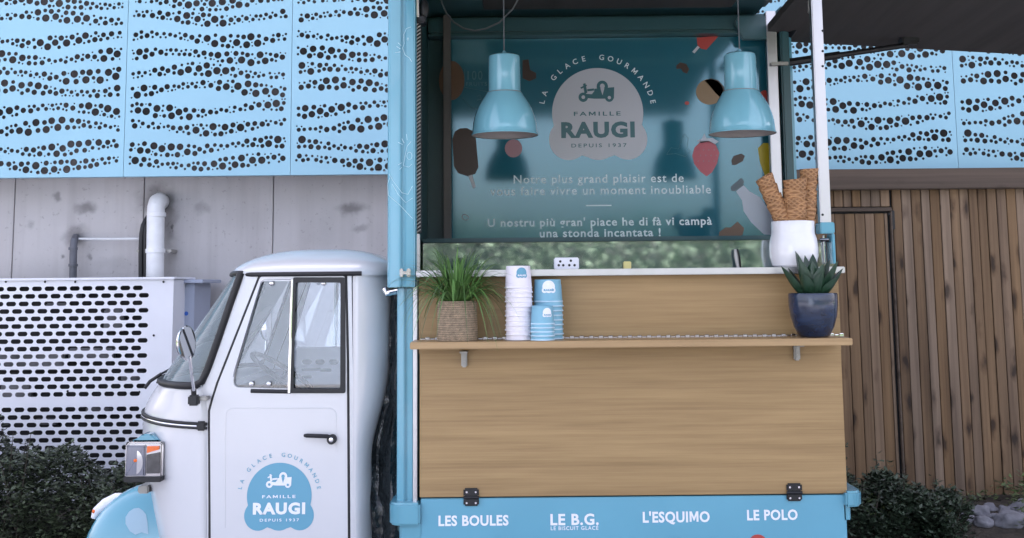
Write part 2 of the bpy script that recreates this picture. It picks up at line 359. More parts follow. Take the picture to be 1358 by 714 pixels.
    def build(s, name, m, parent=None, loc=None, smooth=35, recalc=True):
        if recalc: bmesh.ops.recalc_face_normals(s.bm, faces=s.bm.faces[:])
        me = bpy.data.meshes.new(name)
        if parent is not None: o_ = ORG[parent.name]
        else:
            if loc is None:
                xs = [v.co.x for v in s.bm.verts]; ys = [v.co.y for v in s.bm.verts]; zs = [v.co.z for v in s.bm.verts]
                loc = ((min(xs)+max(xs))/2, (min(ys)+max(ys))/2, min(zs))
            o_ = Vector(loc)
        for v in s.bm.verts: v.co -= o_
        s.bm.to_mesh(me); s.bm.free()
        me.materials.append(m)
        if smooth:
            for p in me.polygons: p.use_smooth = True
            me.set_sharp_from_angle(angle=R(smooth))
        ob = bpy.data.objects.new(name, me); COL.objects.link(ob)
        if parent is not None: ob.parent = parent
        else: ob.location = o_
        ORG[ob.name] = o_
        return ob
def tag(o, label=None, cat=None, group=None, kind=None):
    if label: o['label'] = label
    if cat: o['category'] = cat
    if group: o['group'] = group
    if kind: o['kind'] = kind
    return o
def thing(name, label, cat, loc, group=None):
    o = bpy.data.objects.new(name, None); COL.objects.link(o); o.location = loc; o.empty_display_size = .1
    ORG[o.name] = Vector(loc)
    return tag(o, label, cat, group)
def copy_tree(o, parent=None):
    c = o.copy(); COL.objects.link(c)
    if parent: c.parent = parent
    for ch in list(o.children): copy_tree(ch, c)
    return c
def fill2d(loops, th):
    cu = bpy.data.curves.new('tmp', 'CURVE'); cu.dimensions = '2D'; cu.fill_mode = 'BOTH'; cu.extrude = th/2
    for pts in loops:
        s = cu.splines.new('POLY'); s.points.add(len(pts)-1); s.use_cyclic_u = True
        for p, q in zip(s.points, pts): p.co = (q[0], q[1], 0, 1)
    o = bpy.data.objects.new('tmp', cu); me = bpy.data.meshes.new_from_object(o)
    V = [v.co.copy() for v in me.vertices]; Fc = [tuple(p.vertices) for p in me.polygons]
    bpy.data.objects.remove(o); bpy.data.curves.remove(cu); bpy.data.meshes.remove(me)
    return V, Fc
def textgeo(body, bold=0., spacing=1.):
    if 'M' not in body: return raw_text(body, bold, spacing)
    V, Fc = [], []; i0 = min(v[0] for v in raw_text('I', bold)[0])
    for i, ch in enumerate(body):                      # capital M is drawn here as one clean outline
        if ch == ' ': continue
        x = min(v[0] for v in raw_text('I', bold)[0]) - i0 if i == 0 else max(raw_text(body[:i]+'I', bold, spacing)[0])[0] - max(raw_text('I', bold)[0])[0]
        if ch == 'M':
            q = raw_text('M')[0]; a, b, t = min(v[0] for v in q)-bold, max(v[0] for v in q)+bold, max(v[1] for v in raw_text('H', bold)[0]); s = .095+2*bold; m = (a+b)/2
            g = [(a,0),(a,t),(a+s*1.1,t),(m,t*.45),(b-s*1.1,t),(b,t),(b,0),(b-s,0),(b-s,t*.62),(m+s*.25,t*.12),(m-s*.25,t*.12),(a+s,t*.62),(a+s,0)]; f = [tuple(range(13))]
        else: g, f = raw_text(ch, bold)
        n0 = len(V); V += [(p[0]+x, p[1]) for p in g]; Fc += [tuple(j+n0 for j in k) for k in f]
    return V, Fc
def raw_text(body, bold=0., spacing=1.):
    cu = bpy.data.curves.new('tmp', 'FONT'); cu.body = body; cu.size = 1; cu.offset = bold; cu.space_character = spacing; cu.resolution_u = 3
    o = bpy.data.objects.new('tmp', cu); me = bpy.data.meshes.new_from_object(o)
    V = [(v.co.x, v.co.y) for v in me.vertices]; Fc = [tuple(p.vertices) for p in me.polygons]
    bpy.data.objects.remove(o); bpy.data.curves.remove(cu); bpy.data.meshes.remove(me)
    return V, Fc
def put_text(mb, body, px0, px1, base, cap, Y, bold=.012, spacing=1.08, ref=None):
    """text standing in the plane y=Y, fitted to the size it has in the photo; cap height measured on the letter H"""
    V, Fc = textgeo(body, bold, spacing)
    H, _ = textgeo('H', bold); hh = max(v[1] for v in H)
    x0 = min(v[0] for v in V); x1 = max(v[0] for v in V)
    c = at((px0+px1)/2, base, Y); wd = (px1-px0)*pxm(Y); ht = (base-cap)*pxm(Y)
    mb.add([(c.x - wd/2 + (v[0]-x0)/(x1-x0)*wd, Y, c.z + v[1]/hh*ht) for v in V], Fc)
def arc_text(mb, body, c, r, a0, a1, size, Y, bold=.018):
    n = len(body); H, _ = textgeo('H', bold); hh = max(v[1] for v in H)
    for i, ch in enumerate(body):
        if ch == ' ': continue
        V, Fc = textgeo(ch, bold)
        cx = (min(v[0] for v in V)+max(v[0] for v in V))/2
        a = a0 + (a1-a0)*i/(n-1); s = size/hh
        u = Vector((math.cos(a), math.sin(a))); t = Vector((u.y, -u.x))
        mb.add([(c[0] + u.x*(r+v[1]*s-size/2) + t.x*(v[0]-cx)*s, Y, c[1] + u.y*(r+v[1]*s-size/2) + t.y*(v[0]-cx)*s) for v in V], Fc)
def disc(cx, cz, rx, rz=None, n=24, a0=0, a1=2*math.pi, rot=0):
    rz = rz or rx; out = []
    for i in range(n):
        a = a0 + (a1-a0)*i/(n if a1-a0 > 6.28 else n-1)
        x, z = rx*math.cos(a), rz*math.sin(a)
        out.append((cx + x*math.cos(rot)-z*math.sin(rot), cz + x*math.sin(rot)+z*math.cos(rot)))
    return out
def decal(mb, pts, Y, th=.0006): mb.prism(pts, Y, Y+th)
def P(px, py, Y):
    p = at(px, py, Y); return (p.x, p.z)
def PP(lst, Y): return [P(a, b, Y) for a, b in lst]

# ================================================================== THE SETTING
tag(MB().add([(-300,-400,0),(300,-400,0),(300,7.0,0),(-300,7.0,0)], [(0,1,2,3)]).build('ground', M['ground'], loc=(0,0,0)), kind='structure')
tag(MB().add([(-400,-400,-.03),(400,-400,-.03),(400,400,-.03),(-400,400,-.03)], [(0,1,2,3)]).build('terrain', M['lawn'], loc=(0,0,-.03)), kind='structure')
tag(MB().add([(-1.9,-70,.004),(60,-70,.004),(60,-5.5,.004),(-1.9,-5.5,.004)], [(0,1,2,3)]).build('lawn', M['lawn'], loc=(0,0,.004)), kind='structure')
rows = []
for i in range(61):
    r_ = []
    for j in range(9):
        x = -14 + 28*i/60; y = 7.0 + 1.75*j/8
        r_.append((x, y, .05*(j > 0) + .05*noise.noise(Vector((x*1.7, y*1.7, 0))) + .05*max(0, (y-7.3))))
    rows.append(r_)
tag(MB().grid(rows).build('planting_bed', M['bed'], loc=(0,8,0)), kind='structure')

# concrete building: wall behind everything, tall enough to keep the pitch in shade
WY = 8.75
sx = [at(18, 300, WY).x, at(190, 300, WY).x]; sx.append(2*sx[1]-sx[0]); edges = [-6.2] + sx + [16]
bd = thing('concrete_building', 'pale concrete building wall with seams and damp stains behind the blue cladding', 'building', (0, 11.5, 0))
mb = MB()
for a, b in zip(edges, edges[1:]):           # cast sections with 6 mm open seams
    mb.box((a+.003, WY, -.2), (b-.003, WY+.25, 9.4), .004, 1)
mb.build('wall', M['concrete'], bd)
MB().box((-6.2, WY+.26, -.2), (16, 14.5, 9.5)).build('wall_core', M['pipe_grey'], bd)

M['hole_shade'] = mat('dark_hole_shade', (.10,.085,.08), .7, noise_s=2.2, amt=.8)
MB().box((-6.1, 8.62, at(679, 222, 8.6).z), (15.9, WY-.002, 6.2)).build('hole_shade', M['hole_shade'], bd)  # dark sheet added so the cladding holes read as deep shade
# perforated blue cladding: one pattern, repeated panel by panel along the wall
PY = 8.35
k = pxm(PY); xa = at(166, 150, PY).x; pitch = (at(1267, 150, PY).x - xa)/5; zb = at(679, 229.5, PY).z
PW, PH = pitch/k, 355
rnd = random.Random(3)
def perforated():
    holes = []; cell = {}
    def ok(x, y, r, gap):
        gx, gy = int(x//12), int(y//12)
        for a in (-1,0,1):
            for b in (-1,0,1):
                for (X, Y_, Q) in cell.get((gx+a, gy+b), ()):
                    if (X-x)**2+(Y_-y)**2 < (r+Q+gap)**2: return False
        return True
    bands = []; y = 18
    gaps = [21.5, 27, 23, 28, 22, 23.5, 24, 29, 21, 27, 22, 27, 21, 27]
    for i, g in enumerate(gaps):
        bands.append((y, rnd.uniform(0, 6.28) if i % 2 == 0 else bands[-1][1]+.5, rnd.uniform(0, 6.28))); y += g
    for y0, ph, ps in bands:
        if y0 > PH-14: continue
        cen = lambda x: y0 + 5.2*math.sin(2*math.pi*x/230+ph)
        hw = lambda x: 4.6 + 4.6*(.5+.5*math.sin(2*math.pi*x/175+ps))
        for r, tries in ((5.0, 110), (3.7, 300), (2.8, 900), (1.9, 1000), (1.25, 900)):
            for _ in range(tries):
                x = rnd.uniform(7, PW-7); h = hw(x)
                if r > .62*h+.4: continue
                lim = max(.4, h-r*.55); yy = cen(x) + rnd.uniform(-lim, lim)
                rr = r*rnd.uniform(.92, 1.06)
                if x-rr < 6 or x+rr > PW-6: continue
                if ok(x, yy, rr, 1.0 if r > 1.5 else 1.3):
                    holes.append((x, yy, rr)); cell.setdefault((int(x//12), int(yy//12)), []).append((x, yy, rr))
    return holes
def panel_mesh():
    loops = [[(.3,0),(PW-.3,0),(PW-.3,PH),(.3,PH)]]
    for x, y, r in perforated():
        n = 14 if r > 3 else 10 if r > 2 else 8
        loops.append([(x+r*math.cos(2*math.pi*i/n), y+r*math.sin(2*math.pi*i/n)) for i in range(n)])
    V, Fc = fill2d(loops, .004)
    mb = MB().add([(v.x*k, v.z, v.y*k) for v in V], Fc)
    return mb.box((k, 0, -.001), (PW*k-k, .06, .004)).box((k, .003, 0), (k+.004, .06, PH*k)).box((PW*k-k-.004, .003, 0), (PW*k-k, .06, PH*k))
lab = {-1: 'leftmost blue perforated wall panel, above the white slotted enclosure', 0: 'blue perforated wall panel above the two pipes, left of the truck',
       1: 'blue perforated wall panel half hidden by the truck box, above the white cab', 2: 'blue perforated wall panel hidden behind the left part of the truck box', 3: 'blue perforated wall panel hidden behind the right part of the truck box',
       4: 'blue perforated wall panel beside the slim silver post, above the fence gate', 5: 'blue perforated wall panel at the right edge of the picture, above the brown fence'}
# panel index i spans joints i..i+1 ; joint 0 at px 166
names = {-2: 'blue perforated wall panel just beyond the left picture edge, mirrored in the windshield', -3: 'blue perforated wall panel at the left end of the building', 6: 'blue perforated wall panel just beyond the right picture edge, above the fence', -1: lab[-1], 0: lab[0], 1: lab[1], 2: lab[2], 3: lab[3], 4: lab[4], 5: lab[5]}
protos = []
for i in (-1, 0, 1, 2, 3, 4, 5, -2, -3, 6):
    loc = (xa + pitch*i, PY, zb)
    if len(protos) < 2:
        o = panel_mesh().build('cladding_panel', M['cladding'], loc=(0,0,0), smooth=0, recalc=True); protos.append(o)
    else: o = protos[i % 2 - 1].copy(); COL.objects.link(o)
    o.location = loc; tag(o, names[i], 'wall panel', 'perforated cladding panels on the building')

# ------------------------------------------------------------------ white slotted machine enclosure on the left
EY = 7.9
ke = pxm(EY); xe1 = at(229, 430, EY).x; ze1 = at(115, 371, EY).z; xe0 = xe1 - 330*ke
en = thing('ventilation_enclosure', 'white metal enclosure with rows of black oval slots behind the hedge', 'enclosure', ((xe0+xe1)/2, EY+.2, 0))
WE, HE = 330, (ze1-.05)/ke
loops = [[(0,0),(WE,0),(WE,HE),(0,HE)]]
row = 0; y = HE-11.5
def slot(cx, cy, hw, hh, n=6):
    return [(cx+hw-hh+hh*math.cos(a), cy+hh*math.sin(a)) for a in [(-.5+i/n)*math.pi for i in range(n+1)]] + [(cx-hw+hh+hh*math.cos(a), cy+hh*math.sin(a)) for a in [(.5+i/n)*math.pi for i in range(n+1)]]
while y > 8:
    x = WE-47 + (8.2 if row % 2 else 0)
    while x > 12:
        loops.append(slot(x, y, 6.6, 3.0)); x -= 16.6
    y -= 9.75; row += 1
    if row == 15: y -= 9.5; row += 1
V, Fc = fill2d(loops, .003)
MB().add([(xe0+v.x*ke, EY+v.z, .05+v.y*ke) for v in V], Fc).build('front_grille', M['white_metal'], en, smooth=0)
MB().box((xe0-.01, EY-.02, ze1-.004), (xe1+.012, EY+.5, ze1+.012), .003).build('top_cover', M['white_metal'], en)
MB().box((xe1-.004, EY+.006, .05), (xe1, EY+.5, ze1-.006)).build('side_panel', M['white_metal'], en)
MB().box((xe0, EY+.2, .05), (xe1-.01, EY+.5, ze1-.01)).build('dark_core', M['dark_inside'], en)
for px, py, wx, hz in ((75, 405, 30, 6), (150, 425, 26, 30), (40, 480, 90, 22), (120, 470, 60, 16), (175, 500, 30, 12), (20, 520, 40, 20), (130, 545, 34, 10), (60, 560, 30, 8), (100, 395, 14, 10)):
    c = at(px, py, EY+.12); MB().box((c.x-wx*ke/2, EY+.12, c.z-hz*ke/2), (c.x+wx*ke/2, EY+.18, c.z+hz*ke/2), .01).build('inner_machinery', M['coil'], en)
for px, py in ((8, 374), (60, 374), (100, 374), (217, 374), (204, 445), (225, 500), (90, 519), (185, 520)):
    c = at(px, py, EY); MB().lathe((c.x, EY-.004, c.z), [(.0, .004), (.006, .004), (.008, 0)], 8, axis=(0,-1,0)).build('screw', M['dark_metal'], en)
BX = at(262, 420, 8.25)
bx = thing('grey_cabinet', 'pale grey metal cabinet with blue print behind the white slotted enclosure', 'cabinet', (xe1+.1, 8.3, 0))
zc = at(240, 376, 8.2).z
MB().box((xe1-.05, 8.18, .05), (at(257, 420, 8.18).x, 8.62, zc), .004).build('body', M['fin'], bx)
MB().box((xe1-.05, 8.14, zc), (at(270, 420, 8.18).x, 8.66, zc+.025), .004).build('lid', M['fin'], bx)
mb = MB(); put_text(mb, 'y', 229, 244, 424, 406, 8.176, .03); c = at(247, 416, 8.176); decal(mb, disc(c.x, c.z, .014), 8.176); mb.build('lettering', M['blue_letter'], bx, smooth=0)

# ------------------------------------------------------------------ pipes on the wall
def pp(lst): return [at(a, b, y) for a, b, y in lst]
dp = thing('drain_pipe', 'thick white downpipe with elbow coming out of the concrete wall', 'pipe', at(207, 372, 8.5))
MB().tube(pp([(214, 268, 8.8), (212, 267, 8.68), (209, 268.5, 8.6), (207, 275, 8.56), (206.5, 290, 8.55), (206, 330, 8.55), (205, 420, 8.55)]), 11.5*pxm(8.55), 20).build('pipe_run', M['pipe_white'], dp)
c = at(206, 333, 8.55); MB().lathe((c.x, c.y, c.z-.016), [(11.6*k, 0), (13*k, .002), (13*k, .03), (11.6*k, .032)], 20).build('collar', M['pipe_white'], dp)
c = at(207.5, 285, 8.55); MB().lathe((c.x, c.y, c.z-.016), [(11.6*k, 0), (12.6*k, .004), (12.6*k, .03), (11.6*k, .034)], 20).build('collar', M['pipe_white'], dp)
for px in (185, 224): c = at(px, 333, 8.6); MB().box((c.x-.02, c.y-.01, c.z-.012), (c.x+.02, 8.75, c.z+.012), .004).build('wall_clamp', M['old_silver'], dp)
gp = thing('grey_conduit', 'short dark grey conduit with elbow left of the white downpipe', 'pipe', at(98, 372, 8.62))
MB().tube(pp([(101, 315, 8.8), (100, 315, 8.68), (98.5, 319, 8.63), (97.5, 327, 8.62), (97, 350, 8.62), (96, 420, 8.62)]), 5*k, 14).build('pipe_run', M['pipe_grey'], gp)
for py in (330, 352): c = at(97, py, 8.62); MB().lathe((c.x, c.y, c.z-.01), [(5*k, 0), (6.2*k, .001), (6.2*k, .02), (5*k, .021)], 14).build('collar', M['pipe_grey'], gp)
tp = MB().tube(pp([(102, 317, 8.66), (140, 317.3, 8.66), (184, 317, 8.66)]), 1.6*k, 8).build('thin_pipe', M['pipe_white'])
tag(tp, 'thin horizontal white pipe running from the grey conduit to the black hoses', 'pipe')
hs = thing('insulated_hose', 'pair of black insulated hoses strapped beside the white downpipe', 'hose', at(190, 372, 8.6))
for a in (0, 1):
    MB().tube(pp([(199, 284+a*5, 8.66), (195, 290+a*5, 8.62), (190+a*4, 299+a*2, 8.6), (188+a*5, 310, 8.6), (187+a*6, 330, 8.6), (187+a*6, 420, 8.6)]), 3.4*k, 10).build('hose', M['black'], hs)

# ------------------------------------------------------------------ wooden fence with gate on the right
FY = 8.0
fn = thing('wooden_fence', 'weathered brown vertical board fence with a closed gate right of the truck', 'fence', (at(1200, 600, FY).x, FY, 0))
kf = pxm(FY); rf = random.Random(5)
def z_at(py): return at(1200, py, FY).z
mb = MB(); x = at(1192, 450, FY).x; xend = at(1640, 450, FY).x
while x < xend:
    wd = rf.uniform(11.6, 13.4)*kf
    mb.box((x+.002, FY+rf.uniform(-.004, .004), -.02), (x+wd-.003, FY+.025, z_at(250)), .003, 1); x += wd
xg0, xg1 = at(900, 450, FY).x, at(1190, 450, FY).x
x = xg0
while x < xg1-.02:                                     # short boards over the gate
    wd = rf.uniform(11.6, 13.4)*kf
    mb.box((x+.002, FY+rf.uniform(-.003, .003), z_at(274)), (min(x+wd, xg1)-.003, FY+.025, z_at(250)), .003, 1); x += wd
mb.build('boards', M['fence'], fn)
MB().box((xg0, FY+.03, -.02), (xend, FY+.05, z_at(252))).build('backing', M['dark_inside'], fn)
MB().box((xg0, FY-.07, z_at(252)), (xend, FY+.09, z_at(225)), .006).build('top_beam', M['beam'], fn)
MB().box((xg0, FY-.012, z_at(280)), (xg1+.005, FY+.02, z_at(275)), .002).build('gate_lintel', M['beam'], fn)
MB().box((xg1-.008, FY-.014, 0), (xg1+.004, FY+.02, z_at(280.5)), .002).build('gate_post', M['beam'], fn)
mb = MB(); x = at(1008, 450, FY).x
while x < xg1-.03:
    wd = rf.uniform(12.2, 14)*kf
    mb.box((x+.002, FY+.004+rf.uniform(-.003, .003), .02), (min(x+wd, xg1-.022)-.002, FY+.027, z_at(283)), .003, 1); x += wd
gate = mb.build('gate', M['fence'], fn); gate['label'] = 'closed board gate with black hinge'
c = at(1184.5, 292, FY-.01); MB().box((c.x-.012, FY-.012, c.z-.065), (c.x+.012, FY+.001, c.z+.065), .004).box((c.x-.03, FY-.009, c.z+.03), (c.x+.008, FY-.001, c.z+.05), .003).build('gate_hinge', M['black'], gate)

# ================================================================== THE ICE CREAM TRUCK
F0 = 4.85
M['dim_post'] = mat('brown_grey_post', (.10,.09,.085), .5, noise_s=6, amt=.2)
tk = thing('ice_cream_truck', 'small white and pale blue three wheeled ice cream truck with open serving hatch', 'food truck', (.3, 5.55, 0))
XL, XR = -.5, at(1098, 300, 4.95).x          # outer left and right of the box
YB = 6.28
def Zt(py, Y=F0): return at(679, py, Y).z
ZT = 2.96                                    # roof of the box
# --- front left column: upper door post with its soft steps, and the slimmer lower one
def col(px0, px1, Y0, Y1, pz0, pz1, name, z1=None, bev=.012):
    x0, x1 = at(px0, 300, Y0).x, at(px1, 300, Y0).x; wd = x1-x0
    pts = [(x0, Y0+.05), (x0+.004, Y0+.02), (x0+wd*.10, Y0+.004), (x0+wd*.22, Y0), (x0+wd*.50, Y0), (x0+wd*.53, Y0+.012), (x0+wd*.62, Y0+.012), (x0+wd*.66, Y0), (x0+wd*.96, Y0), (x1, Y0+.006), (x1, Y1), (x0, Y1)]
    z0 = Zt(pz0, Y0); z1 = z1 or Zt(pz1, Y0)
    return MB().vprism(pts, z0, z1, .003).build(name, M['truck_blue'], tk, smooth=40)
cu_ = col(512, 551, 4.78, 4.93, 380, 0, 'upper_post', z1=ZT)
col(525, 549, 4.86, 5.05, 668, 381, 'lower_post')
MB().box((at(547.5, 500, 4.84).x, 4.845, Zt(666)), (at(553, 500, 4.84).x, 4.90, Zt(366)), .003).build('edge_strip', M['silver'], tk)
# line drawing on the upper post
def ln(mb, pts, Y, r=.0011):
    mb.tube([at(a, b, Y) for a, b in pts], r, 5)
mb = MB(); Yd = 4.7795
ln(mb, [(545, 36), (539, 38), (535.5, 46), (536, 58), (534, 64), (537, 73), (543, 77), (546, 82)], Yd)
ln(mb, [(541, 50), (542, 52), (541, 54), (540, 52), (541, 50)], Yd)
for a, b, c_, d in ((526, 62, 531, 65), (524, 70, 531, 69), (528, 57, 532, 61), (533, 184, 536, 190), (528, 189, 534, 192), (539, 178, 540, 186), (528, 219, 533, 216), (530, 225, 533, 222)): ln(mb, [(a, b), (c_, d)], Yd)
ln(mb, [(545, 188), (540, 194), (537, 208), (535, 220), (542, 222), (546, 218)], Yd)
ln(mb, disc(543, 207, 3.4, 5, 12)+[(546.4, 207)], Yd)
ln(mb, [(516, 231), (522, 241), (533, 256), (541, 258), (547, 247)], Yd); ln(mb, [(520, 244), (528, 258), (538, 269), (547, 263)], Yd); ln(mb, [(515, 259), (530, 272), (547, 290)], Yd); ln(mb, [(517, 236), (514, 244), (515, 259)], Yd)
mb.build('line_drawing', M['line_white'], tk, smooth=0)
# black toothed seal along the opening, and the gas strut end above it
mb = MB(); xa_, xb_ = at(551, 150, 4.83).x, at(558, 150, 4.83).x
mb.box((xa_, 4.84, Zt(308)), (xb_, 4.90, Zt(26)), .002)
mb.build('seal_backing', M['black'], tk)
mb = MB(); z = Zt(308)+.006
while z < Zt(28):
    mb.tube([(xa_+.002, 4.836, z-.006), (xa_+.011, 4.832, z+.001), (xb_-.002, 4.836, z+.008)], .0034, 5); z += .0155
mb.build('toothed_strip', M['old_silver'], tk)
MB().box((at(551, 336, 4.85).x, 4.85, Zt(362)), (at(556.5, 336, 4.85).x, 4.9, Zt(309)), .003).build('guide_rail', M['silver'], tk)
MB().tube([at(553.5, 25, 4.83), at(552, -40, 4.80)], 3.0*pxm(4.83), 12).build('gas_strut', M['silver'], tk)
mb = MB(); c = at(555, 26, 4.84); mb.box((c.x-.02, 4.82, c.z-.02), (c.x+.03, 4.9, c.z+.012), .006); c = at(562, 12, 4.86); mb.ball((c.x, 4.86, c.z), (.022, .02, .05), 2); mb.build('strut_bracket', M['black'], tk)
mb = MB(); c = at(538, 362, 4.775)
mb.box((c.x-.024, 4.768, c.z-.017), (c.x-.010, 4.781, c.z+.017), .003).box((c.x+.004, 4.768, c.z-.017), (c.x+.02, 4.781, c.z+.017), .003).box((c.x-.012, 4.765, c.z-.006), (c.x+.006, 4.779, c.z+.006), .002); mb.build('latch', M['chrome'], tk)
c = at(513, 390, 4.95); MB().tube([(c.x-.01, c.y, c.z+.02), (c.x, c.y-.01, c.z), (c.x+.05, c.y, c.z+.01)], .012, 10).build('box_hinge', M['chrome'], tk)
# --- box shell: inner left wall, ceiling, floor, back wall, roof
MB().box((XL+.02, 4.94, .5), (XL+.05, YB, ZT-.03), .004).build('side_wall', M['inner'], tk)
MB().box((XL-.02, 4.79, ZT-.03), (XR+.02, YB+.04, ZT+.04), .02).build('box_roof', M['truck_blue'], tk)
zce = at(800, 21, 6.2).z
rx0, rx1 = at(640, 10, 5.9).x, at(975, 10, 5.9).x
mb = MB(); mb.box((XL+.05, 6.0, zce+.004), (XR, YB-.06, ZT-.032)).box((XL+.05, 4.95, zce-.01), (rx0, 5.99, ZT-.032)).box((rx1, 4.95, zce-.01), (XR, 5.99, ZT-.032))
mb.build('ceiling_frame', M['inner'], tk)
MB().box((rx0+.003, 4.96, ZT-.05), (rx1-.003, 5.99, ZT-.032)).build('ceiling_lining', M['hatch_under'], tk)
MB().box((XL+.05, 4.96, .5), (XR, YB, .56)).build('box_floor', M['inner'], tk)
MB().box((XL+.05, 6.235, .5), (at(1046, 300, 6.2).x, YB, ZT-.03)).build('back_wall', M['inner'], tk)
MB().box((XL+.06, 5.75, .56), (at(1020, 300, 6.2).x, 6.2, at(800, 322, 6.2).z-.01), .01).build('work_cabinet', M['inner'], tk)
MB().box((XL+.06, 5.72, at(800, 322, 6.2).z-.01), (at(1020, 300, 6.2).x, 6.2, at(800, 322, 6.2).z+.012), .004).build('worktop', M['inner'], tk)
mb = MB(); z1, z2 = at(800, 45, 6.16).z, at(800, 24, 6.16).z
mb.box((XL+.06, 6.13, z1), (at(1022, 30, 6.15).x, 6.23, z2), .012); mb.box((XL+.06, 6.115, z1-.012), (at(1022, 30, 6.15).x, 6.23, z1-.002), .004); mb.build('header_beam', M['inner'], tk)
# corner brace near the ceiling on the right
MB().prism(PP([(980, 21), (1015, 21), (1018, 52), (985, 52), (974, 30)], 6.08), 6.08, 6.12, .004).build('corner_brace', M['inner'], tk)
# back board with writing
BY = 6.2
bb = MB().box((at(590, 200, BY).x, BY, at(800, 319, BY).z), (at(1024, 200, BY).x, BY+.02, z1-.014), .002).build('back_board', M['board'], tk)
BT = BY-.001
def sub(name, m, fn_, parent, **kw):
    mb = MB(); fn_(mb); o = mb.build(name, m, parent, smooth=kw.get('smooth', 0))
    if 'label' in kw: o['label'] = kw['label']
    return o
def l1(mb):
    put_text(mb, "Notre plus grand plaisir est de", 681, 907, 242.5, 231.5, BT, .006, 1.12)
    put_text(mb, "vous faire vivre un moment inoubliable", 650, 943, 258, 247, BT, .006, 1.12)
    put_text(mb, "U nostru più gran' piace he di fà vi campà", 647, 944, 299.5, 289, BT, .02, 1.12)
    put_text(mb, "una stonda incantata !", 716, 876, 314, 303.5, BT, .02, 1.12)
    a, b = at(777, 273, BT), at(811, 273, BT); mb.box((a.x, BT, a.z-.003), (b.x, BT+.0006, a.z+.003))
sub('lettering', M['board_print'], l1, bb)

def emblem_outline(c, s):
    """dome on a scalloped foot, in dome radii"""
    out = []; oc = (0, -.31)
    shapes = [(0, 0, 1, 1), (-.645, -.585, .43, .45), (0, -.60, .45, .437), (.645, -.585, .43, .45)]
    for i in range(150):
        a = 2*math.pi*i/150; d = Vector((math.cos(a), math.sin(a))); best = 0
        for cx, cz, rx, rz in shapes:
            ex, ez = (oc[0]-cx)/rx, (oc[1]-cz)/rz; dx, dz = d.x/rx, d.y/rz
            A = dx*dx+dz*dz; B = ex*dx+ez*dz; C_ = ex*ex+ez*ez-1; D = B*B-A*C_
            if D > 0: best = max(best, (-B+math.sqrt(D))/A)
        out.append((c[0]+(oc[0]+d.x*best)*s, c[1]+(oc[1]+d.y*best)*s))
    return out
def emblem_inside(mb, c, s, Y):
    """writing and tricycle inside the dome"""
    f = lambda X_, Z_: (c[0]+(X_-360)/248*s, c[1]+(403-Z_)/248*s)
    def tx(body, x0, x1, zb_, zt_, bold, sp):
        V, Fc = textgeo(body, bold, sp); H, _ = textgeo('H', bold); hh = max(v[1] for v in H)
        a, b = min(v[0] for v in V), max(v[0] for v in V)
        p, q = f(x0, zb_), f(x1, zt_)
        mb.add([(p[0]+(v[0]-a)/(b-a)*(q[0]-p[0]), Y, p[1]+v[1]/hh*(q[1]-p[1])) for v in V], Fc)
    tx('FAMILLE', 230, 485, 418, 396, .016, 1.35); tx('RAUGI', 160, 560, 534, 452, .05, 1.15); tx('DEPUIS 1937', 214, 514, 591, 571, .012, 1.4)
    lay = [0]
    def dp_(L): lay[0] += 1; decal(mb, [f(*q) for q in L], Y-.00013*lay[0])
    dp_([(344, 270), (453, 262), (450, 325), (340, 325)])
    dp_(disc(388, 258, 31, 33)); dp_(disc(283, 316, 26, 26)); dp_(disc(425, 320, 23, 23))
    dp_([(276, 296), (330, 300), (342, 285), (345, 325), (310, 322)]); dp_([(283, 242), (296, 238), (306, 292), (290, 296)]); dp_([(268, 262), (302, 246), (304, 254), (272, 270)]); dp_([(305, 272), (342, 268), (342, 280), (306, 284)])
def emblem_cut(mb, c, s, Y):
    f = lambda X_, Z_: (c[0]+(X_-360)/248*s, c[1]+(403-Z_)/248*s)
    decal(mb, [f(*q) for q in disc(388, 256, 13, 14)], Y); decal(mb, [f(*q) for q in [(377, 268), (399, 268), (388, 306)]], Y)
    decal(mb, [f(*q) for q in disc(283, 316, 10)], Y); decal(mb, [f(*q) for q in disc(425, 320, 9)], Y)
c = P(792.6, 150, BT); s = 61*pxm(BT)
em = sub('emblem', M['board_shape'], lambda mb: decal(mb, emblem_outline(c, s), BT), bb)
def e2(mb): emblem_inside(mb, c, s, BT-.0015)
sub('emblem_lettering', M['board_dark'], e2, bb)
sub('emblem_cutout', M['board_shape'], lambda mb: emblem_cut(mb, c, s, BT-.0042), bb)
sub('arched_lettering', M['board_print'], lambda mb: arc_text(mb, 'LA GLACE GOURMANDE', c, s*1.245, R(168), R(11), s*.115, BT, .012), bb)
# painted pictures on the board
def pic(name, m, polys, label=None):
    mb = MB()
    for i, q in enumerate(polys): decal(mb, PP(q, BT), BT - .0003*(i+1))
    o = mb.build(name, m, bb, smooth=0)
    if label: o['label'] = label
pic('ice_pop_picture', M['choc'], [disc(617, 184, 17, 14, 20)[:10][::-1] and [(600, 185), (603, 175), (610, 170.5), (619, 170), (627, 174), (631, 183), (634.5, 222), (630, 231), (620, 234), (608, 230), (602, 221)]])
pic('ice_pop_stick', M['board_shape'], [[(621, 233), (626, 232), (631, 248), (627.5, 250.5)]])
pic('round_biscuit_picture', M['brown'], [disc(599, 107, 17, 26, 26)])
pic('chocolate_flake_picture', M['choc'], [[(693, 80), (701, 79), (703, 93), (711, 97), (711, 104), (702, 108), (693, 104)], [(897, 87), (902, 83), (910, 85), (914, 92), (911, 98), (906, 96), (903, 91), (897, 92)]])
pic('watermelon_picture', M['red'], [[(924, 50), (953, 48), (937, 66), (930, 65), (925, 60)]])
pic('watermelon_stick', M['board_shape'], [[(918, 69), (925, 61), (928, 63), (921, 71)]])
pic('dipped_cookie_picture', M['biscuit'], [disc(941, 122, 18, 17, 28)])
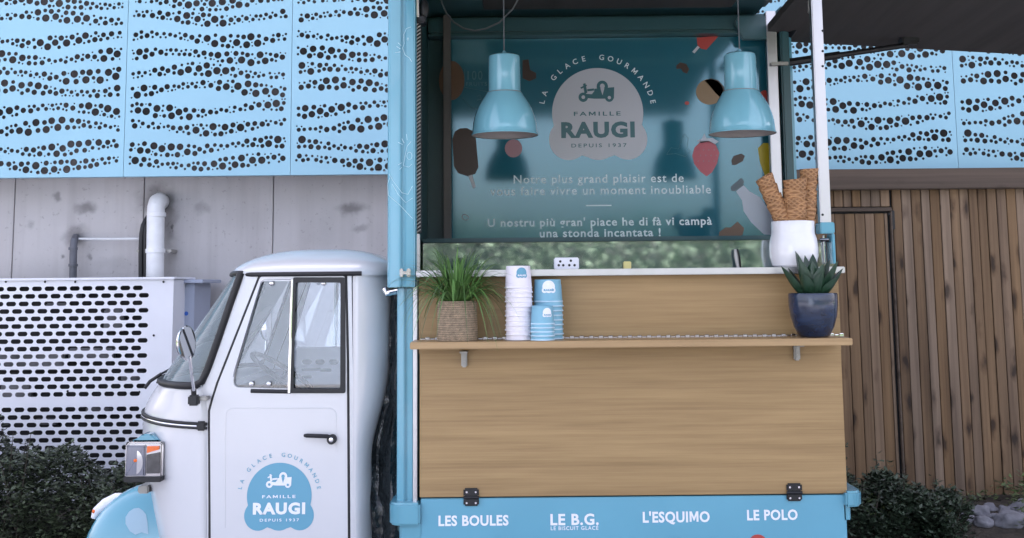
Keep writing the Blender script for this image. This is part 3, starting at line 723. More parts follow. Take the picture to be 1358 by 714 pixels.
pic('cookie_coating_picture', M['choc'], [[(934, 107), (943, 104), (953, 107), (960, 115), (961, 123), (957, 131), (949, 124), (940, 113)]])
pic('small_dot_picture', M['red'], [disc(911, 137, 3, 2.5, 10), disc(1014, 131, 8, 11, 16)])
pic('strawberry_picture', M['straw'], [[(918, 207), (921, 196), (929, 188), (940, 187), (949, 192), (954, 203), (951, 217), (944, 229), (937, 234), (929, 228), (921, 218)]])
pic('strawberry_leaf_picture', M['milk'], [[(924, 187), (931, 184), (934, 177), (937, 184), (945, 183), (953, 188), (948, 192), (940, 188), (930, 190)]])
pic('strawberry_seeds', M['pink'], [disc(926+7*(i % 4)+(3 if (i//4) % 2 else 0), 199+7.5*(i//4), .9, 1.3, 6) for i in range(12)])
pic('cocoa_bean_picture', M['choc'], [[(970, 213), (973, 207), (983, 204), (988, 207), (985, 214), (976, 219), (971, 219)]])
pic('milk_bottle_picture', M['milk'], [[(976, 254), (986, 246), (994, 254), (1008, 262), (1021, 280), (1026, 300), (1024, 312), (1013, 311), (996, 295), (986, 280), (984, 266)]])
pic('bottle_cap_picture', M['cap_grey'], [[(969, 248), (983, 236), (987, 241), (985, 247), (974, 254), (970, 253)]])
pic('chocolate_block_picture', M['brown'], [[(954, 308), (962, 302), (969, 302), (978, 294), (987, 303), (985, 311), (976, 318), (957, 319), (953, 316)]])
pic('lemon_picture', M['yellow'], [[(1005, 197), (1012, 190), (1021, 190), (1021, 236), (1014, 232), (1008, 216)]])
pic('pink_scoop_picture', M['pink'], [disc(681, 197, 11.5, 12, 20)])
mb = MB(); ln(mb, disc(617, 288.5, 4.6, 3.4, 14, rot=.5), BT, .0016); mb.bm and mb.build('nut_outline_picture', M['pink'], bb, smooth=0)
mb = MB()
put_text(mb, '100', 620, 640, 106, 94, BT, .0, 1.2); put_text(mb, 'FRUITS', 618, 646, 114, 109, BT, .0, 1.2)
ln(mb, [(613, 130), (622, 140), (634, 146), (640, 140)], BT); ln(mb, [(632, 128), (637, 126), (638, 132), (632, 133)], BT); ln(mb, [(616, 92), (616, 116), (648, 122)], BT)
ln(mb, [(884, 205), (890, 196), (900, 198), (903, 186), (908, 178), (913, 184), (911, 196), (916, 201), (909, 208), (896, 204), (884, 205)], BT)
mb.build('faint_line_drawing', M['faint_print'], bb, smooth=0)
# rear posts
MB().box((at(588, 200, 6.1).x, 6.1, .6), (at(598, 200, 6.1).x, 6.15, ZT-.05), .003).build('inner_post', M['dim_post'], tk)
pr = [at(1016, -30, 6.05), at(1036, 320, 6.05)]
MB().box((at(1029, 200, 6.08).x-.026, 6.08, .6), (at(1029, 200, 6.08).x+.026, 6.13, ZT-.05), .003).build('inner_post', M['silver'], tk)
MB().box((at(1041, 200, 6.05).x, 6.06, .5), (at(1053, 200, 6.05).x, YB+.02, ZT-.03), .008).build('rear_post', M['inner'], tk)
MB().box((at(1053, 200, 6.05).x+.002, 6.1, .5), (at(1057, 200, 6.05).x+.006, YB+.022, ZT-.03), .004).build('rear_post_edge', M['truck_blue'], tk)
for py in (33, 84): c = at(1030, py, 6.06); MB().box((c.x-.03, 6.05, c.z-.012), (c.x+.06, 6.08, c.z+.006), .003).build('post_clamp', M['old_silver'], tk)
# front right post: slim silver post standing in a blue bracket
xp = at(1090, 200, 4.9).x
MB().box((xp-7.5*pxm(4.9), 4.88, Zt(302, 4.9)), (xp+7.0*pxm(4.9), 4.925, ZT-.03), .004).build('front_post', M['silver'], tk)
for py in (41, 68, 88, 285): c = at(1091, py, 4.88); MB().lathe((c.x, 4.882, c.z), [(0, .004), (.005, .004), (.006, 0)], 8, axis=(0,-1,0)).build('post_screw', M['dark_metal'], tk)
mb = MB(); x0, x1 = at(1089, 330, 4.87).x, at(1108, 330, 4.87).x
mb.box((x0, 4.865, Zt(314, 4.87)), (x1, 4.95, Zt(299, 4.87)), .004).box((x1-.014, 4.866, Zt(354, 4.87)), (x1-.001, 4.95, Zt(314.2, 4.87)), .003); mb.build('post_bracket', M['truck_blue'], tk)
MB().tube([(x0+.004, 4.9, Zt(322)), (x1-.02, 4.89, Zt(322))], .008, 10).tube([(x0+.02, 4.9, Zt(316)), (x0+.02, 4.9, Zt(352))], .006, 10).build('bracket_bolt', M['chrome'], tk)
# right side wall below the opening
MB().box((XR-.03, 4.96, .5), (XR, YB, Zt(366)), .004).build('end_wall', M['truck_blue'], tk)
# --- counter: steel ledge, oak panels, shelf, hinged flap, blue menu panel
xl_, xr_ = at(555, 500, F0).x, at(1116, 500, F0).x
zl1, zl0 = at(838, 356.5, 4.8).z, at(838, 365, 4.8).z
MB().box((xl_-.006, 4.79, zl0), (at(1120, 358, 4.8).x, 5.02, zl1), .003).build('counter_ledge', M['silver'], tk)
zs1, zs0 = at(838, 451.5, 4.62).z, at(838, 461, 4.62).z
MB().box((xl_, 4.86, zs0-.03), (at(1113, 400, 4.86).x, 4.885, zl0-.001), .001).build('counter_front', M['oak'], tk)
hz = at(840, 657.5, 4.84).z
fl = MB().box((at(556.5, 560, 4.83).x, 4.83, hz+.003), (at(1119.5, 560, 4.83).x, 4.855, zs0-.004), .0015).build('folding_flap', M['oak'], tk)
sh = MB().box((at(543.5, 457, 4.62).x, 4.62, zs0), (at(1131, 452, 4.62).x, 4.826, zs1), .003).build('shelf', M['oak_edge'], tk)
mb = MB(); xh = xl_+.01; i = 0
while xh < at(1113, 400, 4.83).x:
    mb.box((xh, 4.828, zs1-.004), (xh+.018, 4.848, zs1+(.010 if i % 2 else .006)), .002, 1); xh += .0195; i += 1
mb.build('piano_hinge', M['chrome'], sh)
for px, py in ((615.5, 476), (1057.5, 467)):
    c = at(px, py, 4.8); MB().box((c.x-.012, 4.80, c.z-.034), (c.x+.012, 4.829, c.z+.03), .005).box((c.x-.016, 4.74, c.z+.024), (c.x+.016, 4.829, c.z+.032), .002).tube([(c.x, 4.803, c.z-.018), (c.x, 4.792, c.z-.018)], .008, 8).build('shelf_bracket', M['old_silver'], tk)
MB().box((xl_+.01, 4.858, .5), (XR-.02, 4.95, hz+.05)).build('body_frame', M['inner'], tk)
mp_ = MB().box((at(558, 690, 4.84).x, 4.835, .33), (at(1122.5, 690, 4.84).x, 4.856, hz-.004), .003).build('menu_panel', M['panel_blue'], tk)
Ym = 4.834
sub('lettering', M['white_print'], lambda mb: put_text(mb, 'LES BOULES', 583, 673, 697, 684.5, Ym, .032, 1.08), mp_)
sub('lettering', M['white_print'], lambda mb: (put_text(mb, 'LE B.G.', 731, 793, 696, 682.5, Ym, .032, 1.1), put_text(mb, 'LE BISCUIT GLACÉ', 731.5, 792.5, 703, 698.5, Ym, .012, 1.2)), mp_)
sub('lettering', M['white_print'], lambda mb: put_text(mb, "L'ESQUIMO", 854, 940, 692.5, 679.5, Ym, .032, 1.08), mp_)
sub('lettering', M['white_print'], lambda mb: put_text(mb, 'LE POLO', 992, 1057, 689.5, 677, Ym, .032, 1.08), mp_)
sub('ice_pop_picture', M['red'], lambda mb: decal(mb, PP(disc(1005, 720, 12, 11, 20), Ym), Ym), mp_)
for px, py in ((625, 659.5), (1053, 653)):
    c = at(px, py, 4.83); hn = MB()
    hn.box((c.x-.031, 4.820, c.z+.002), (c.x+.031, 4.829, c.z+.036), .006).box((c.x-.031, 4.822, c.z-.034), (c.x+.031, 4.833, c.z-.002), .006).tube([(c.x-.031, 4.822, c.z), (c.x+.031, 4.822, c.z)], .006, 10)
    hn = hn.build('flap_hinge', M['black'], tk)
    for dx in (-.018, .018):
        for dz in (-.021, .021):
            MB().lathe((c.x+dx, 4.8205, c.z+dz), [(0, .003), (.004, .003), (.005, 0)], 10, axis=(0,-1,0)).build('screw', M['chrome'], hn)
# rounded bumper lips at both lower corners
def lip(pxa, pxb, py0, py1, py2, py3, left):
    xa_, xb_ = at(pxa, 680, 4.80).x, at(pxb, 680, 4.80).x
    out = []
    r = .05
    base = [(xb_, 4.80), (xb_, 5.2), (xa_, 5.2)] if left else [(xa_, 4.80), (xa_, 5.2), (xb_, 5.2)]
    cx = xa_+r if left else xb_-r
    arc = [(cx+(-r if left else r)*math.cos(a), 4.80+r-r*math.sin(a)) for a in [i*math.pi/2/8 for i in range(9)]]
    ins = lambda pts, d: [(x+(d if left else -d)*(1 if (x < cx if left else x > cx) else .0), y+(d if y < 5 else 0)) for x, y in pts]
    pts = base + arc
    MB().vprism(pts, at(pxa, py1, 4.8).z, at(pxa, py0, 4.8).z, .008).vprism(ins(pts, .035), at(pxa, py3, 4.8).z, at(pxa, py1, 4.8).z+.002).build('corner_bumper', M['truck_blue'], tk, smooth=50)
lip(515, 557, 668, 698, 698, 800, True); lip(1123, 1147, 652, 673, 673, 692, False)
# glass guard standing on the ledge
MB().box((at(561, 340, 4.96).x, 4.955, zl1+.001), (at(1108, 340, 4.96).x, 4.963, at(838, 320.5, 4.96).z), .001).build('glass_guard', M['guard_glass'], tk, smooth=0)
# --- serving hatch raised over the front (out of the frame) and rear hatch raised on the right
def slab(q, th): 
    n = Vector((0, 0, th)); q = [Vector(p) for p in q]; return MB().add(q+[p+n for p in q], [(0,1,2,3),(7,6,5,4),(0,4,5,1),(1,5,6,2),(2,6,7,3),(3,7,4,0)])
sq = [(XL, 4.78, ZT), (XR, 4.78, ZT), (XR, 3.55, 2.74), (XL, 3.55, 2.74)]
shh = slab([(x, y, z+.025) for x, y, z in sq], .03).build('serving_hatch', M['truck_blue'], tk, smooth=0)
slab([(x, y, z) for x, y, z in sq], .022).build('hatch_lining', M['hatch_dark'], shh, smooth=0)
h0 = at(1046, 50, 6.26); h1 = at(1420, 76, 6.26); zz = at(1046, 50, 6.26).z+.0
A0 = Vector((XR+.03, 6.27, at(1085, 53, 6.27).z)); A1 = Vector((at(1420, 76, 6.27).x, 6.27, at(1420, 76, 6.27).z)); th = Vector((0,0,.04)); dy = Vector((0,-1.45,.06))
v8 = [A0, A1, A1+dy, A0+dy, A0+th, A1+th, A1+dy+th, A0+dy+th]
MB().add(v8, [(0,1,2,3),(7,6,5,4),(0,4,5,1),(1,5,6,2),(2,6,7,3),(3,7,4,0)]).build('rear_hatch', M['hatch_under'], tk, smooth=0)
a_, b_ = at(1040, 84, 6.1), at(1203, 60, 6.1)
MB().tube([a_, a_.lerp(b_, .45)], .021, 10).tube([a_.lerp(b_, .45), b_], .015, 10).build('rear_strut', M['black'], tk)
c = at(1205, 55, 6.08); MB().box((c.x-.045, 6.04, c.z-.02), (c.x+.045, 6.12, c.z+.045), .008).build('strut_bracket', M['black'], tk)
MB().tube([at(1072, 4, 6.0), at(1100, 18, 6.02), at(1198, 49, 6.06)], .013, 8).tube([at(1078, 3, 5.8), at(1048, 46, 6.1)], .02, 8).build('hatch_arm', M['black'], tk)
c = at(1075, 8, 5.2); MB().box((c.x-.009, c.y, c.z-.03), (c.x+.009, c.y+.03, c.z+.03), .004).build('hatch_catch', M['old_silver'], tk)
# --- wheels and chassis below the frame
MB().box((-1.25, 5.2, .28), (XR-.1, 5.95, .42), .02).build('chassis', M['dark_metal'], tk)
for wx, wy in ((.75, 4.98), (.75, 6.12), (-1.3, 5.55)):
    wz = .24
    wt = MB().lathe((wx, wy-.07, wz), [(.13, 0), (.20, -.005), (.235, .02), (.24, .07), (.235, .12), (.20, .145), (.13, .14)], 32, axis=(0,1,0)).build('wheel', M['black'], tk)
    MB().lathe((wx, wy-.06, wz), [(0, .0), (.06, -.01), (.12, .01), (.131, .0), (.131, .12), (0, .12)], 28, axis=(0,1,0)).build('rim', M['silver'], wt)

# ================================================================== CAB OF THE TRUCK
CY, CYB = 4.95, 6.15; CYM = (CY+CYB)/2; HB = (CYB-CY)/2
def S(px, py): return P(px, py, CY)
def interp(tab, y):
    for (a, va), (b, vb) in zip(tab, tab[1:]):
        if a <= y <= b: return va + (vb-va)*(y-a)/(b-a)
    return tab[-1][1] if y > tab[-1][0] else tab[0][1]
seam_t = [(360, 323), (375, 318), (400, 309), (450, 292), (490, 278), (505, 271), (516, 266), (530, 273), (545, 275), (820, 273)]
sil_t = [(360, 315), (375, 305), (400, 287), (450, 253), (490, 227), (508, 215), (513, 213), (525, 205), (540, 197), (556, 191), (575, 189.5), (600, 190), (625, 192.5), (650, 196), (680, 201), (714, 207), (820, 226)]
def smooth_tab(tab, y, w=9): return sum(interp(tab, y+w*q)*g for q, g in ((-1.5, .1), (-1, .15), (-.5, .17), (0, .16), (.5, .17), (1, .15), (1.5, .1)))
def front_row(py, d=0., n=36):
    """horizontal section of the nose: from the near door seam round the front to the far side; d pushes it outwards"""
    p = at(smooth_tab(seam_t, py, 4), py, CY); z = p.z
    q = at(smooth_tab(sil_t, py), py, CY+.27)
    a = max(.02, (p.x-q.x)/.84)
    return [Vector((p.x-(a+d)*math.sin(t), CYM-(HB+d)*math.cos(t), z)) for t in [math.pi*i/n for i in range(n+1)]]
belt = 514
rows = [front_row(y) for y in (514, 520, 527, 535, 545, 556, 575, 600, 625, 650, 680, 714, 760, 820)]
nose = MB().grid(rows).build('cab_nose', M['white_paint'], tk, smooth=60)
sol = nose.modifiers.new('thickness', 'SOLIDIFY'); sol.thickness = .012; sol.offset = -1; nose.data.materials.append(M['lining']); sol.material_offset = 1
rows = [front_row(y) for y in [363+151*i/40 for i in range(41)]]
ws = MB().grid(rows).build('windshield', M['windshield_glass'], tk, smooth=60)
def seam_pts(y0, y1, d=0., n=14): return [front_row(y0+(y1-y0)*i/n, d)[0] for i in range(n+1)]
ga = seam_pts(366, 508) + front_row(513)[0:]
mb = MB(); mb.tube([p+Vector((-.008, -.004, 0)) for p in seam_pts(362, 506)] + [front_row(511, .003)[1]] + front_row(512, .003)[2:-2] + [front_row(511, .003)[-2]] + [Vector((p.x-.008, 2*CYM-p.y+.004, p.z)) for p in seam_pts(506, 362)], .0155, 10)
mb.tube(front_row(363, .002), .012, 8)
mb.build('windshield_seal', M['black'], tk, smooth=60)
MB().tube([p+Vector((-.004, -.006, 0)) for p in seam_pts(372, 512)], .0035, 6).build('seal_trim', M['chrome'], ws)
# side skin (near): strip of pillar, top rail and rear strip around the door
door_px = [(346, 366), (458, 366), (460, 480), (462, 820), (278, 820), (279, 545), (283, 530), (290, 508)]
skin_px = [(322, 361), (466, 361), (468, 500), (470, 820), (274, 820), (275, 545), (273, 530), (267, 517), (278, 490), (292, 450), (309, 400), (318, 375)]
gap_px = [(344.5, 364.2), (460, 364.2), (462, 480), (464, 822), (276, 822), (276.6, 545), (281, 530), (288, 508)]
def side(loops, th, y, name, m, parent, flip=False, bev=None):
    V, Fc = fill2d([[S(*q) for q in L] for L in loops], th)
    mb = MB().add([(v.x, (y+v.z) if not flip else 2*CYM-(y+v.z), v.y) for v in V], Fc)
    return mb.build(name, m, parent, smooth=30)
def rnd_poly(pts, r, n=5):
    out = []; k = len(pts)
    for i in range(k):
        p, a, b = Vector(pts[i]), Vector(pts[i-1]), Vector(pts[(i+1) % k])
        rr = r[i] if isinstance(r, (list, tuple)) else r
        if rr <= 0: out.append(tuple(p)); continue
        u = (a-p); v = (b-p); rr = min(rr, u.length*.45, v.length*.45)
        A = p+u.normalized()*rr; B = p+v.normalized()*rr
        for j in range(n+1):
            t = j/n; out.append(tuple((1-t)**2*A + 2*t*(1-t)*p + t*t*B))
    return out
skin = [rnd_poly(skin_px, 2), rnd_poly(gap_px, 3)[::-1]]
win_px = rnd_poly([(346.5, 373), (456.5, 373), (457, 517.5), (309, 514), (311, 494)], [5, 3, 3, 14, 6])
door_l = rnd_poly(door_px, [5, 5, 0, 0, 0, 0, 5, 5])
for flip in (False, True):
    side(skin, .03, CY+.015, 'cab_side', M['lining' if flip else 'white_paint'], tk, flip)
    dr = side([door_l, win_px[::-1]], .03, CY+.011, 'door', M['lining' if flip else 'white_paint'], tk, flip)
    fy = (lambda y: 2*CYM-y) if flip else (lambda y: y)
    def T(lst, y, r, name, m, par, n=8, closed=False, flat=1.):
        return MB().tube([Vector((S(*q)[0], fy(y), S(*q)[1])) for q in lst], r, n, closed=closed, flat=flat).build(name, m, par, smooth=60)
    T([(279.5, 800), (277.8, 545), (282, 530), (289, 508), (345, 365), (459, 365), (461, 480), (463, 800)], CY+.003, .0082, 'door_seal', M['black'], dr)
    V, Fc = fill2d([[S(*q) for q in win_px]], .004)
    MB().add([(v.x, fy(CY+.018+v.z), v.y) for v in V], Fc).build('window_pane', M['glass'], dr, smooth=0)
    V, Fc = fill2d([[S(*q) for q in rnd_poly([(389, 368), (458.5, 368), (458.5, 521.5), (385, 521.5)], 3)], [S(*q) for q in rnd_poly([(392.5, 375), (452, 375), (451.5, 515.5), (389, 515.5)], 3)][::-1]], .016)
    MB().add([(v.x, fy(CY-.002+v.z), v.y) for v in V], Fc).build('sliding_frame', M['black'], dr, smooth=0)
    T([(388, 371), (384, 521)], CY-.009, .0072, 'centre_bar', M['chrome'], dr)
    T([(333, 518.5), (386, 519.5)], CY-.004, .0085, 'bottom_rail', M['black'], dr)
    T([(309.5, 500), (311, 492), (346.5, 374), (350, 371.5), (388, 371)], CY-.001, .0035, 'pane_seal', M['pipe_grey'], dr)
    for px, py in ((333, 509.5), (356, 509.5), (360, 376), (429, 376)):
        q = S(px, py); MB().lathe((q[0], fy(CY+.006), q[1]), [(.0, .014), (.007, .012), (.010, .004), (.010, 0)], 12, axis=(0, 1 if flip else -1, 0)).build('window_catch', M['chrome'], dr)
    if not flip: door = dr
# pressed outline on the door skin
st = rnd_poly([(299, 590), (300, 541), (446, 541), (447, 596)], 10)
T2 = [Vector((S(*q)[0], CY-.0035, S(*q)[1])) for q in st[6:-6] ]
MB().tube([Vector((S(*q)[0], CY-.0014, S(*q)[1])) for q in ([(298.5, 700), (299, 600)] + [tuple(x) for x in rnd_poly([(299, 600), (299.5, 541), (446, 541), (446.5, 600)], 12)[6:18]] + [(446.5, 600)])], .0042, 6, flat=1).build('pressed_rib', M['white_paint'], door, smooth=80)
# handle
mb = MB(); q = S(441, 582); h0, h1 = S(405.5, 576.5), S(436, 577.5)
mb.tube([(h0[0], CY-.03, h0[1]), (h0[0]+.01, CY-.036, h0[1]), (h1[0], CY-.034, h1[1]), (q[0]-.002, CY-.026, q[1]+.004)], [.006, .0085, .0085, .012], 10).lathe((q[0], CY-.004, q[1]), [(.0195, 0), (.0195, .028), (.016, .034), (0, .034)], 20, axis=(0,-1,0))
hd = mb.build('handle', M['black'], door)
MB().lathe((q[0], CY-.038, q[1]), [(.009, 0), (.009, .003), (.006, .004), (0, .004)], 14, axis=(0,-1,0)).build('lock', M['chrome'], door)
# emblem on the door
YD = CY-.0052
c2 = S(370.7, 657.7); s2 = 41.65*pxm(CY)
sub('emblem', M['emblem_blue'], lambda mb: decal(mb, emblem_outline(c2, s2), YD), door)
sub('emblem_lettering', M['white_print'], lambda mb: emblem_inside(mb, c2, s2, YD-.0012), door)
sub('emblem_cutout', M['emblem_blue'], lambda mb: emblem_cut(mb, c2, s2, YD-.0034), door)
sub('arched_lettering', M['emblem_blue'], lambda mb: arc_text(mb, 'LA GLACE GOURMANDE', c2, s2*1.245, R(168), R(11), s2*.12, YD, .014), door)
# rear corner and rear wall
rear_t = [(361, 516), (372, 520), (400, 522), (480, 520), (520, 517), (550, 509), (580, 500), (610, 496), (720, 497), (820, 499)]
def rear_row(py, n=8):
    p = at(468, py, CY+.002); x1 = at(smooth_tab(rear_t, py, 12), py, 5.12).x; z = at(463, py, CY).z
    h = [Vector((p.x+(x1-p.x)*math.sin(t), CY+.22-(.22)*math.cos(t), z)) for t in [math.pi/2*i/n for i in range(n+1)]]
    return h + [Vector((v.x, 2*CYM-v.y, v.z)) for v in h[::-1]]
re_ = MB().grid([rear_row(y) for y in (361, 364, 368, 375, 385, 400, 430, 460, 490, 510, 525, 540, 555, 570, 585, 600, 615, 630, 680, 714, 820)]).build('cab_rear', M['white_paint'], tk, smooth=60)
sol = re_.modifiers.new('thickness', 'SOLIDIFY'); sol.thickness = .01; sol.offset = -1; re_.data.materials.append(M['lining']); sol.material_offset = 1
# roof: shallow dome with a rounded rectangular plan
xF, xB = at(311, 358, 5.2).x, at(521, 362, 5.05).x
zg = at(400, 360.5, CY).z
rows = []
for i in range(15):
    u = i/14; rr = math.sin(u*math.pi/2) if True else u
    ring = []
    for j in range(65):
        a = 2*math.pi*j/64; ca, sa = math.cos(a), math.sin(a); n_ = 5.2
        m_ = (abs(ca)**n_+abs(sa)**n_)**(-1/n_)
        hx = (xB-xF)/2+.004; hy = HB+.012
        x = (xF+xB)/2 + hx*m_*ca*rr; y = CYM + hy*m_*sa*rr
        v = max(0, 1-rr**2.6)
        lean = 1 - .22*max(0, -ca*rr)**2
        ring.append((x, y, zg-.004+.112*v**.62*lean))
    rows.append(ring)
rows.append([(p[0], p[1], zg-.018) for p in rows[-1]])
MB().grid(rows).build('cab_roof', M['white_paint'], tk, smooth=60)
ring = rows[-1][:-1]
MB().tube([(p[0], p[1], p[2]+.008) for p in ring if p[0] < at(486, 360, CY).x], .0095, 8).build('roof_gutter', M['black'], tk, smooth=60)
# nose trim: two dark bright-edged mouldings round the nose
mb = MB(); tr = [p for p in front_row(557.5, .006, 40)]
mb.tube([p + Vector((0, 0, (at(275, 562.5, CY).z-at(275, 557.5, CY).z)*max(0, 1-(i/13))))for i, p in enumerate(tr[:38])], .0066, 8); mb.build('nose_moulding', M['black'], tk, smooth=60)
mb = MB(); tr = [p for p in front_row(564, .006, 40)]
mb.tube([p + Vector((0, 0, (at(275, 568, CY).z-at(275, 564, CY).z)*max(0, 1-(i/13)))) for i, p in enumerate(tr[:38])], .0055, 8); mb.build('nose_moulding', M['black'], tk, smooth=60)
mb = MB(); tr = [p for p in front_row(561, .008, 40)]
mb.tube([p + Vector((0, 0, (at(275, 565.5, CY).z-at(275, 561, CY).z)*max(0, 1-(i/13)))) for i, p in enumerate(tr[:38])], .0036, 6); mb.build('moulding_inlay', M['chrome'], tk, smooth=60)
c = at(267, 565, CY-.01); MB().box((c.x-.018, CY-.022, c.z-.019), (c.x+.018, CY+.0, c.z+.019), .005).build('moulding_end', M['black'], tk)
# side mirror (near) and the one on the far side
for far in (False, True):
    fy = (lambda y: 2*CYM-y) if far else (lambda y: y)
    c = at(246, 455, 4.80); sgn = -1 if far else 1
    e = [at(251, 473, 4.81), at(254, 496, 4.83), at(257, 518, 4.87)]
    mr = MB().lathe((c.x, fy(c.y), c.z), [(0, -.028), (.03, -.024), (.055, -.012), (.068, .002), (.070, .008), (.064, .010)], 28, axis=(.96, -.26*sgn, .06)).build('side_mirror', M['chrome'], tk, smooth=50)
    MB().lathe((c.x, fy(c.y), c.z), [(0, .0095), (.065, .0095)], 28, axis=(.96, -.26*sgn, .06)).build('mirror_glass', M['mirror_glass'], mr)
    MB().tube([(p.x, fy(p.y), p.z) for p in e], .0065, 8).build('mirror_arm', M['chrome'], mr)
    c = at(257, 528, 4.88); d = at(276, 530, CY)
    MB().box((c.x-.02, fy(4.86), c.z-.03), (c.x+.022, fy(4.90), c.z+.012), .006).tube([(c.x, fy(4.88), c.z+.012), (c.x, fy(4.875), c.z+.036)], .011, 8).build('mirror_clamp', M['black'], mr)
    MB().box((c.x+.01, fy(4.885), c.z-.012), (d.x+.012, fy(4.945), c.z+.004), .004).build('mirror_bracket', M['old_silver'], mr)
# wiper
p0_, p1_ = front_row(516, .012)[11], front_row(470, .014)[16]
MB().tube([front_row(516, .01)[13], front_row(506, .025)[15], front_row(480, .012)[23]], .005, 6).build('wiper', M['black'], tk)
mb = MB(); c = at(192, 515, 5.22); mb.tube([c, at(199, 506, 5.22), at(214, 496, 5.22)], .008, 6); mb.build('wiper', M['black'], tk)
# headlights on both corners of the nose, mudguard over the front wheel
for far in (False, True):
    fy = (lambda y: 2*CYM-y) if far else (lambda y: y)
    x0, x1 = at(165.5, 612, 5.0).x, at(215.5, 612, 5.0).x; z0, z1 = at(190, 638, 5.0).z, at(190, 586.5, 5.0).z
    hl = MB().prism(rnd_poly([(x0, z0), (x1, z0), (x1, z1), (x0, z1)], .014), fy(5.0), fy(5.17), .008).build('headlight', M['dark_chrome'], tk)
    xi = at(194, 612, 5.0).x
    MB().prism(rnd_poly([(x0+.007, z0+.022), (xi-.002, z0+.022), (xi-.002, z1-.014), (x0+.007, z1-.012)], .006), fy(4.988), fy(5.003), .006).build('lens', M['lens'], hl)
    MB().prism(disc(x0+.045, (z0+z1)/2-.002, .034, .05, 20, -1.3, 1.3), fy(4.9855), fy(4.993)).build('reflector', M['mirror_glass'], hl)
    MB().ball((x0+.048, fy(4.986), (z0+z1)/2+.006), (.008, .004, .007), 2).build('bulb', M['orange'], hl)
    MB().prism([(xi+.002, z0+.03), (x1-.009, z0+.03), (x1-.009, z1-.04), (xi+.002, z1-.05)], fy(4.993), fy(5.003), .002).build('dark_lens', M['smoked'], hl)
    MB().prism([(xi+.004, z1-.044), (xi+.03, z1-.036), (x1-.014, z1-.03), (x1-.014, z1-.016), (xi+.004, z1-.016)], fy(4.990), fy(5.003), .001).build('indicator', M['orange'], hl)
    MB().prism(rnd_poly([(x0+.002, z0-.004), (x1-.002, z0-.004), (x1+.002, z0+.018), (x0-.002, z0+.018)], .006), fy(4.988), fy(5.1), .003).build('lower_trim', M['black'], hl)
    MB().prism(rnd_poly([(x0+.02, z1-.002), (x1-.02, z1-.002), (x1-.06, z1+.028), (x0+.06, z1+.028)], .006), fy(5.03), fy(5.2), .006).build('headlight_reflection', M['truck_blue'], hl)  # blue piece modelled for the bluish reflection on the headlight's top
FYc = 5.48; c = at(213, 764, FYc); kx = pxm(FYc)
rx_, ry_, rz_ = 104*kx, .19, 117*kx
rows = []
for i in range(17):
    a = math.pi/2*i/16 - .12*(i == 16); row_ = []
    for j in range(49):
        b = 2*math.pi*j/48
        row_.append((c.x+rx_*math.cos(b)*math.sin(a+.001)**.9, FYc+ry_*math.sin(b)*math.sin(a+.001)**.75, c.z+rz_*math.cos(a)))
    rows.append(row_)
fd = MB().grid(rows).build('mudguard', M['truck_blue'], tk, smooth=60)
def on_fender(px, py, d=.002):
    X, Z = P(px, py, FYc-.1); u = (X-c.x)/rx_; w_ = (Z-c.z)/rz_
    s_ = math.sqrt(max(0, 1-min(.999, w_*w_))); cb = u/max(s_**.9, 1e-3); cb = max(-1, min(1, cb))
    return (X, FYc-ry_*math.sqrt(max(0, 1-cb*cb))*s_**.75-d, Z)
pts = [on_fender(a, b) for a, b in [(171, 692), (170, 684), (174, 677), (180, 673), (187, 672), (193, 675), (198, 680), (201, 690), (203, 704), (194, 702), (186, 705), (178, 701)]]
cc = on_fender(187, 688); 
MB().add(pts+[cc], [(i, (i+1) % 12, 12) for i in range(12)]).build('sticker', M['sticker'], fd, smooth=0)
l0 = [at(a, b, FYc) for a, b in ((124, 686), (128, 677), (140, 667), (155, 659), (168, 655.5))]
lt = MB().tube([p+Vector((0,0,-.004)) for p in l0], [.012, .02, .024, .022, .01], 12).build('marker_light', M['white_print'], fd)
p = l0[1]; MB().ball((p.x-.006, FYc-.012, p.z-.002), (.010, .010, .010), 2).build('marker_lens', M['orange'], lt)
c3 = at(192, 646, 5.2); MB().box((c3.x-.015, 5.15, c3.z-.02), (c3.x+.03, 5.25, c3.z+.012), .005).build('mudguard_bracket', M['old_silver'], tk)
# cabin inside: dash, wheel, seat, inner door panel with vent slots
q0, q1 = S(285, 512), S(345, 560)
MB().box((q0[0]-.04, CY+.06, q1[1]-.1), (q0[0]+.10, CYB-.06, q0[1]-.01), .03).build('dashboard', M['pipe_grey'], tk)
pts = []
c4 = Vector((S(335, 515)[0], CYM+.05, S(335, 512)[1])); ax = Vector((.55, 0, .83)); u_ = Vector((0,1,0)); v_ = ax.cross(u_).normalized()
MB().tube([c4+u_*.17*math.cos(t)+v_*.17*math.sin(t) for t in [2*math.pi*i/28 for i in range(28)]], .012, 8, closed=True).tube([c4-u_*.16, c4-ax*.04, c4+u_*.16], .01, 8).tube([c4-ax*.04, c4-ax*.4], .02, 8).build('steering_wheel', M['black'], tk)
MB().box((S(390, 600)[0], CY+.1, S(390, 620)[1]), (S(455, 600)[0], CYB-.1, S(390, 560)[1]), .03).box((S(448, 600)[0], CY+.1, S(390, 600)[1]), (S(464, 600)[0], CYB-.1, S(390, 522)[1]), .03).build('seat', M['seat'], tk)
Yi = CYB-.06; a, b = P(393, 461, Yi), P(462, 512, Yi)
ip = MB().box((a[0], Yi, b[1]), (b[0], Yi+.02, a[1]), .006).build('inner_panel', M['white_metal'], tk)
for px in (407, 424.5, 442.5):
    q = P(px, 480, Yi-.002); MB().prism(slot(q[0], q[1], .024, .013), Yi-.002, Yi+.001).build('vent_slot', M['pipe_grey'], ip)
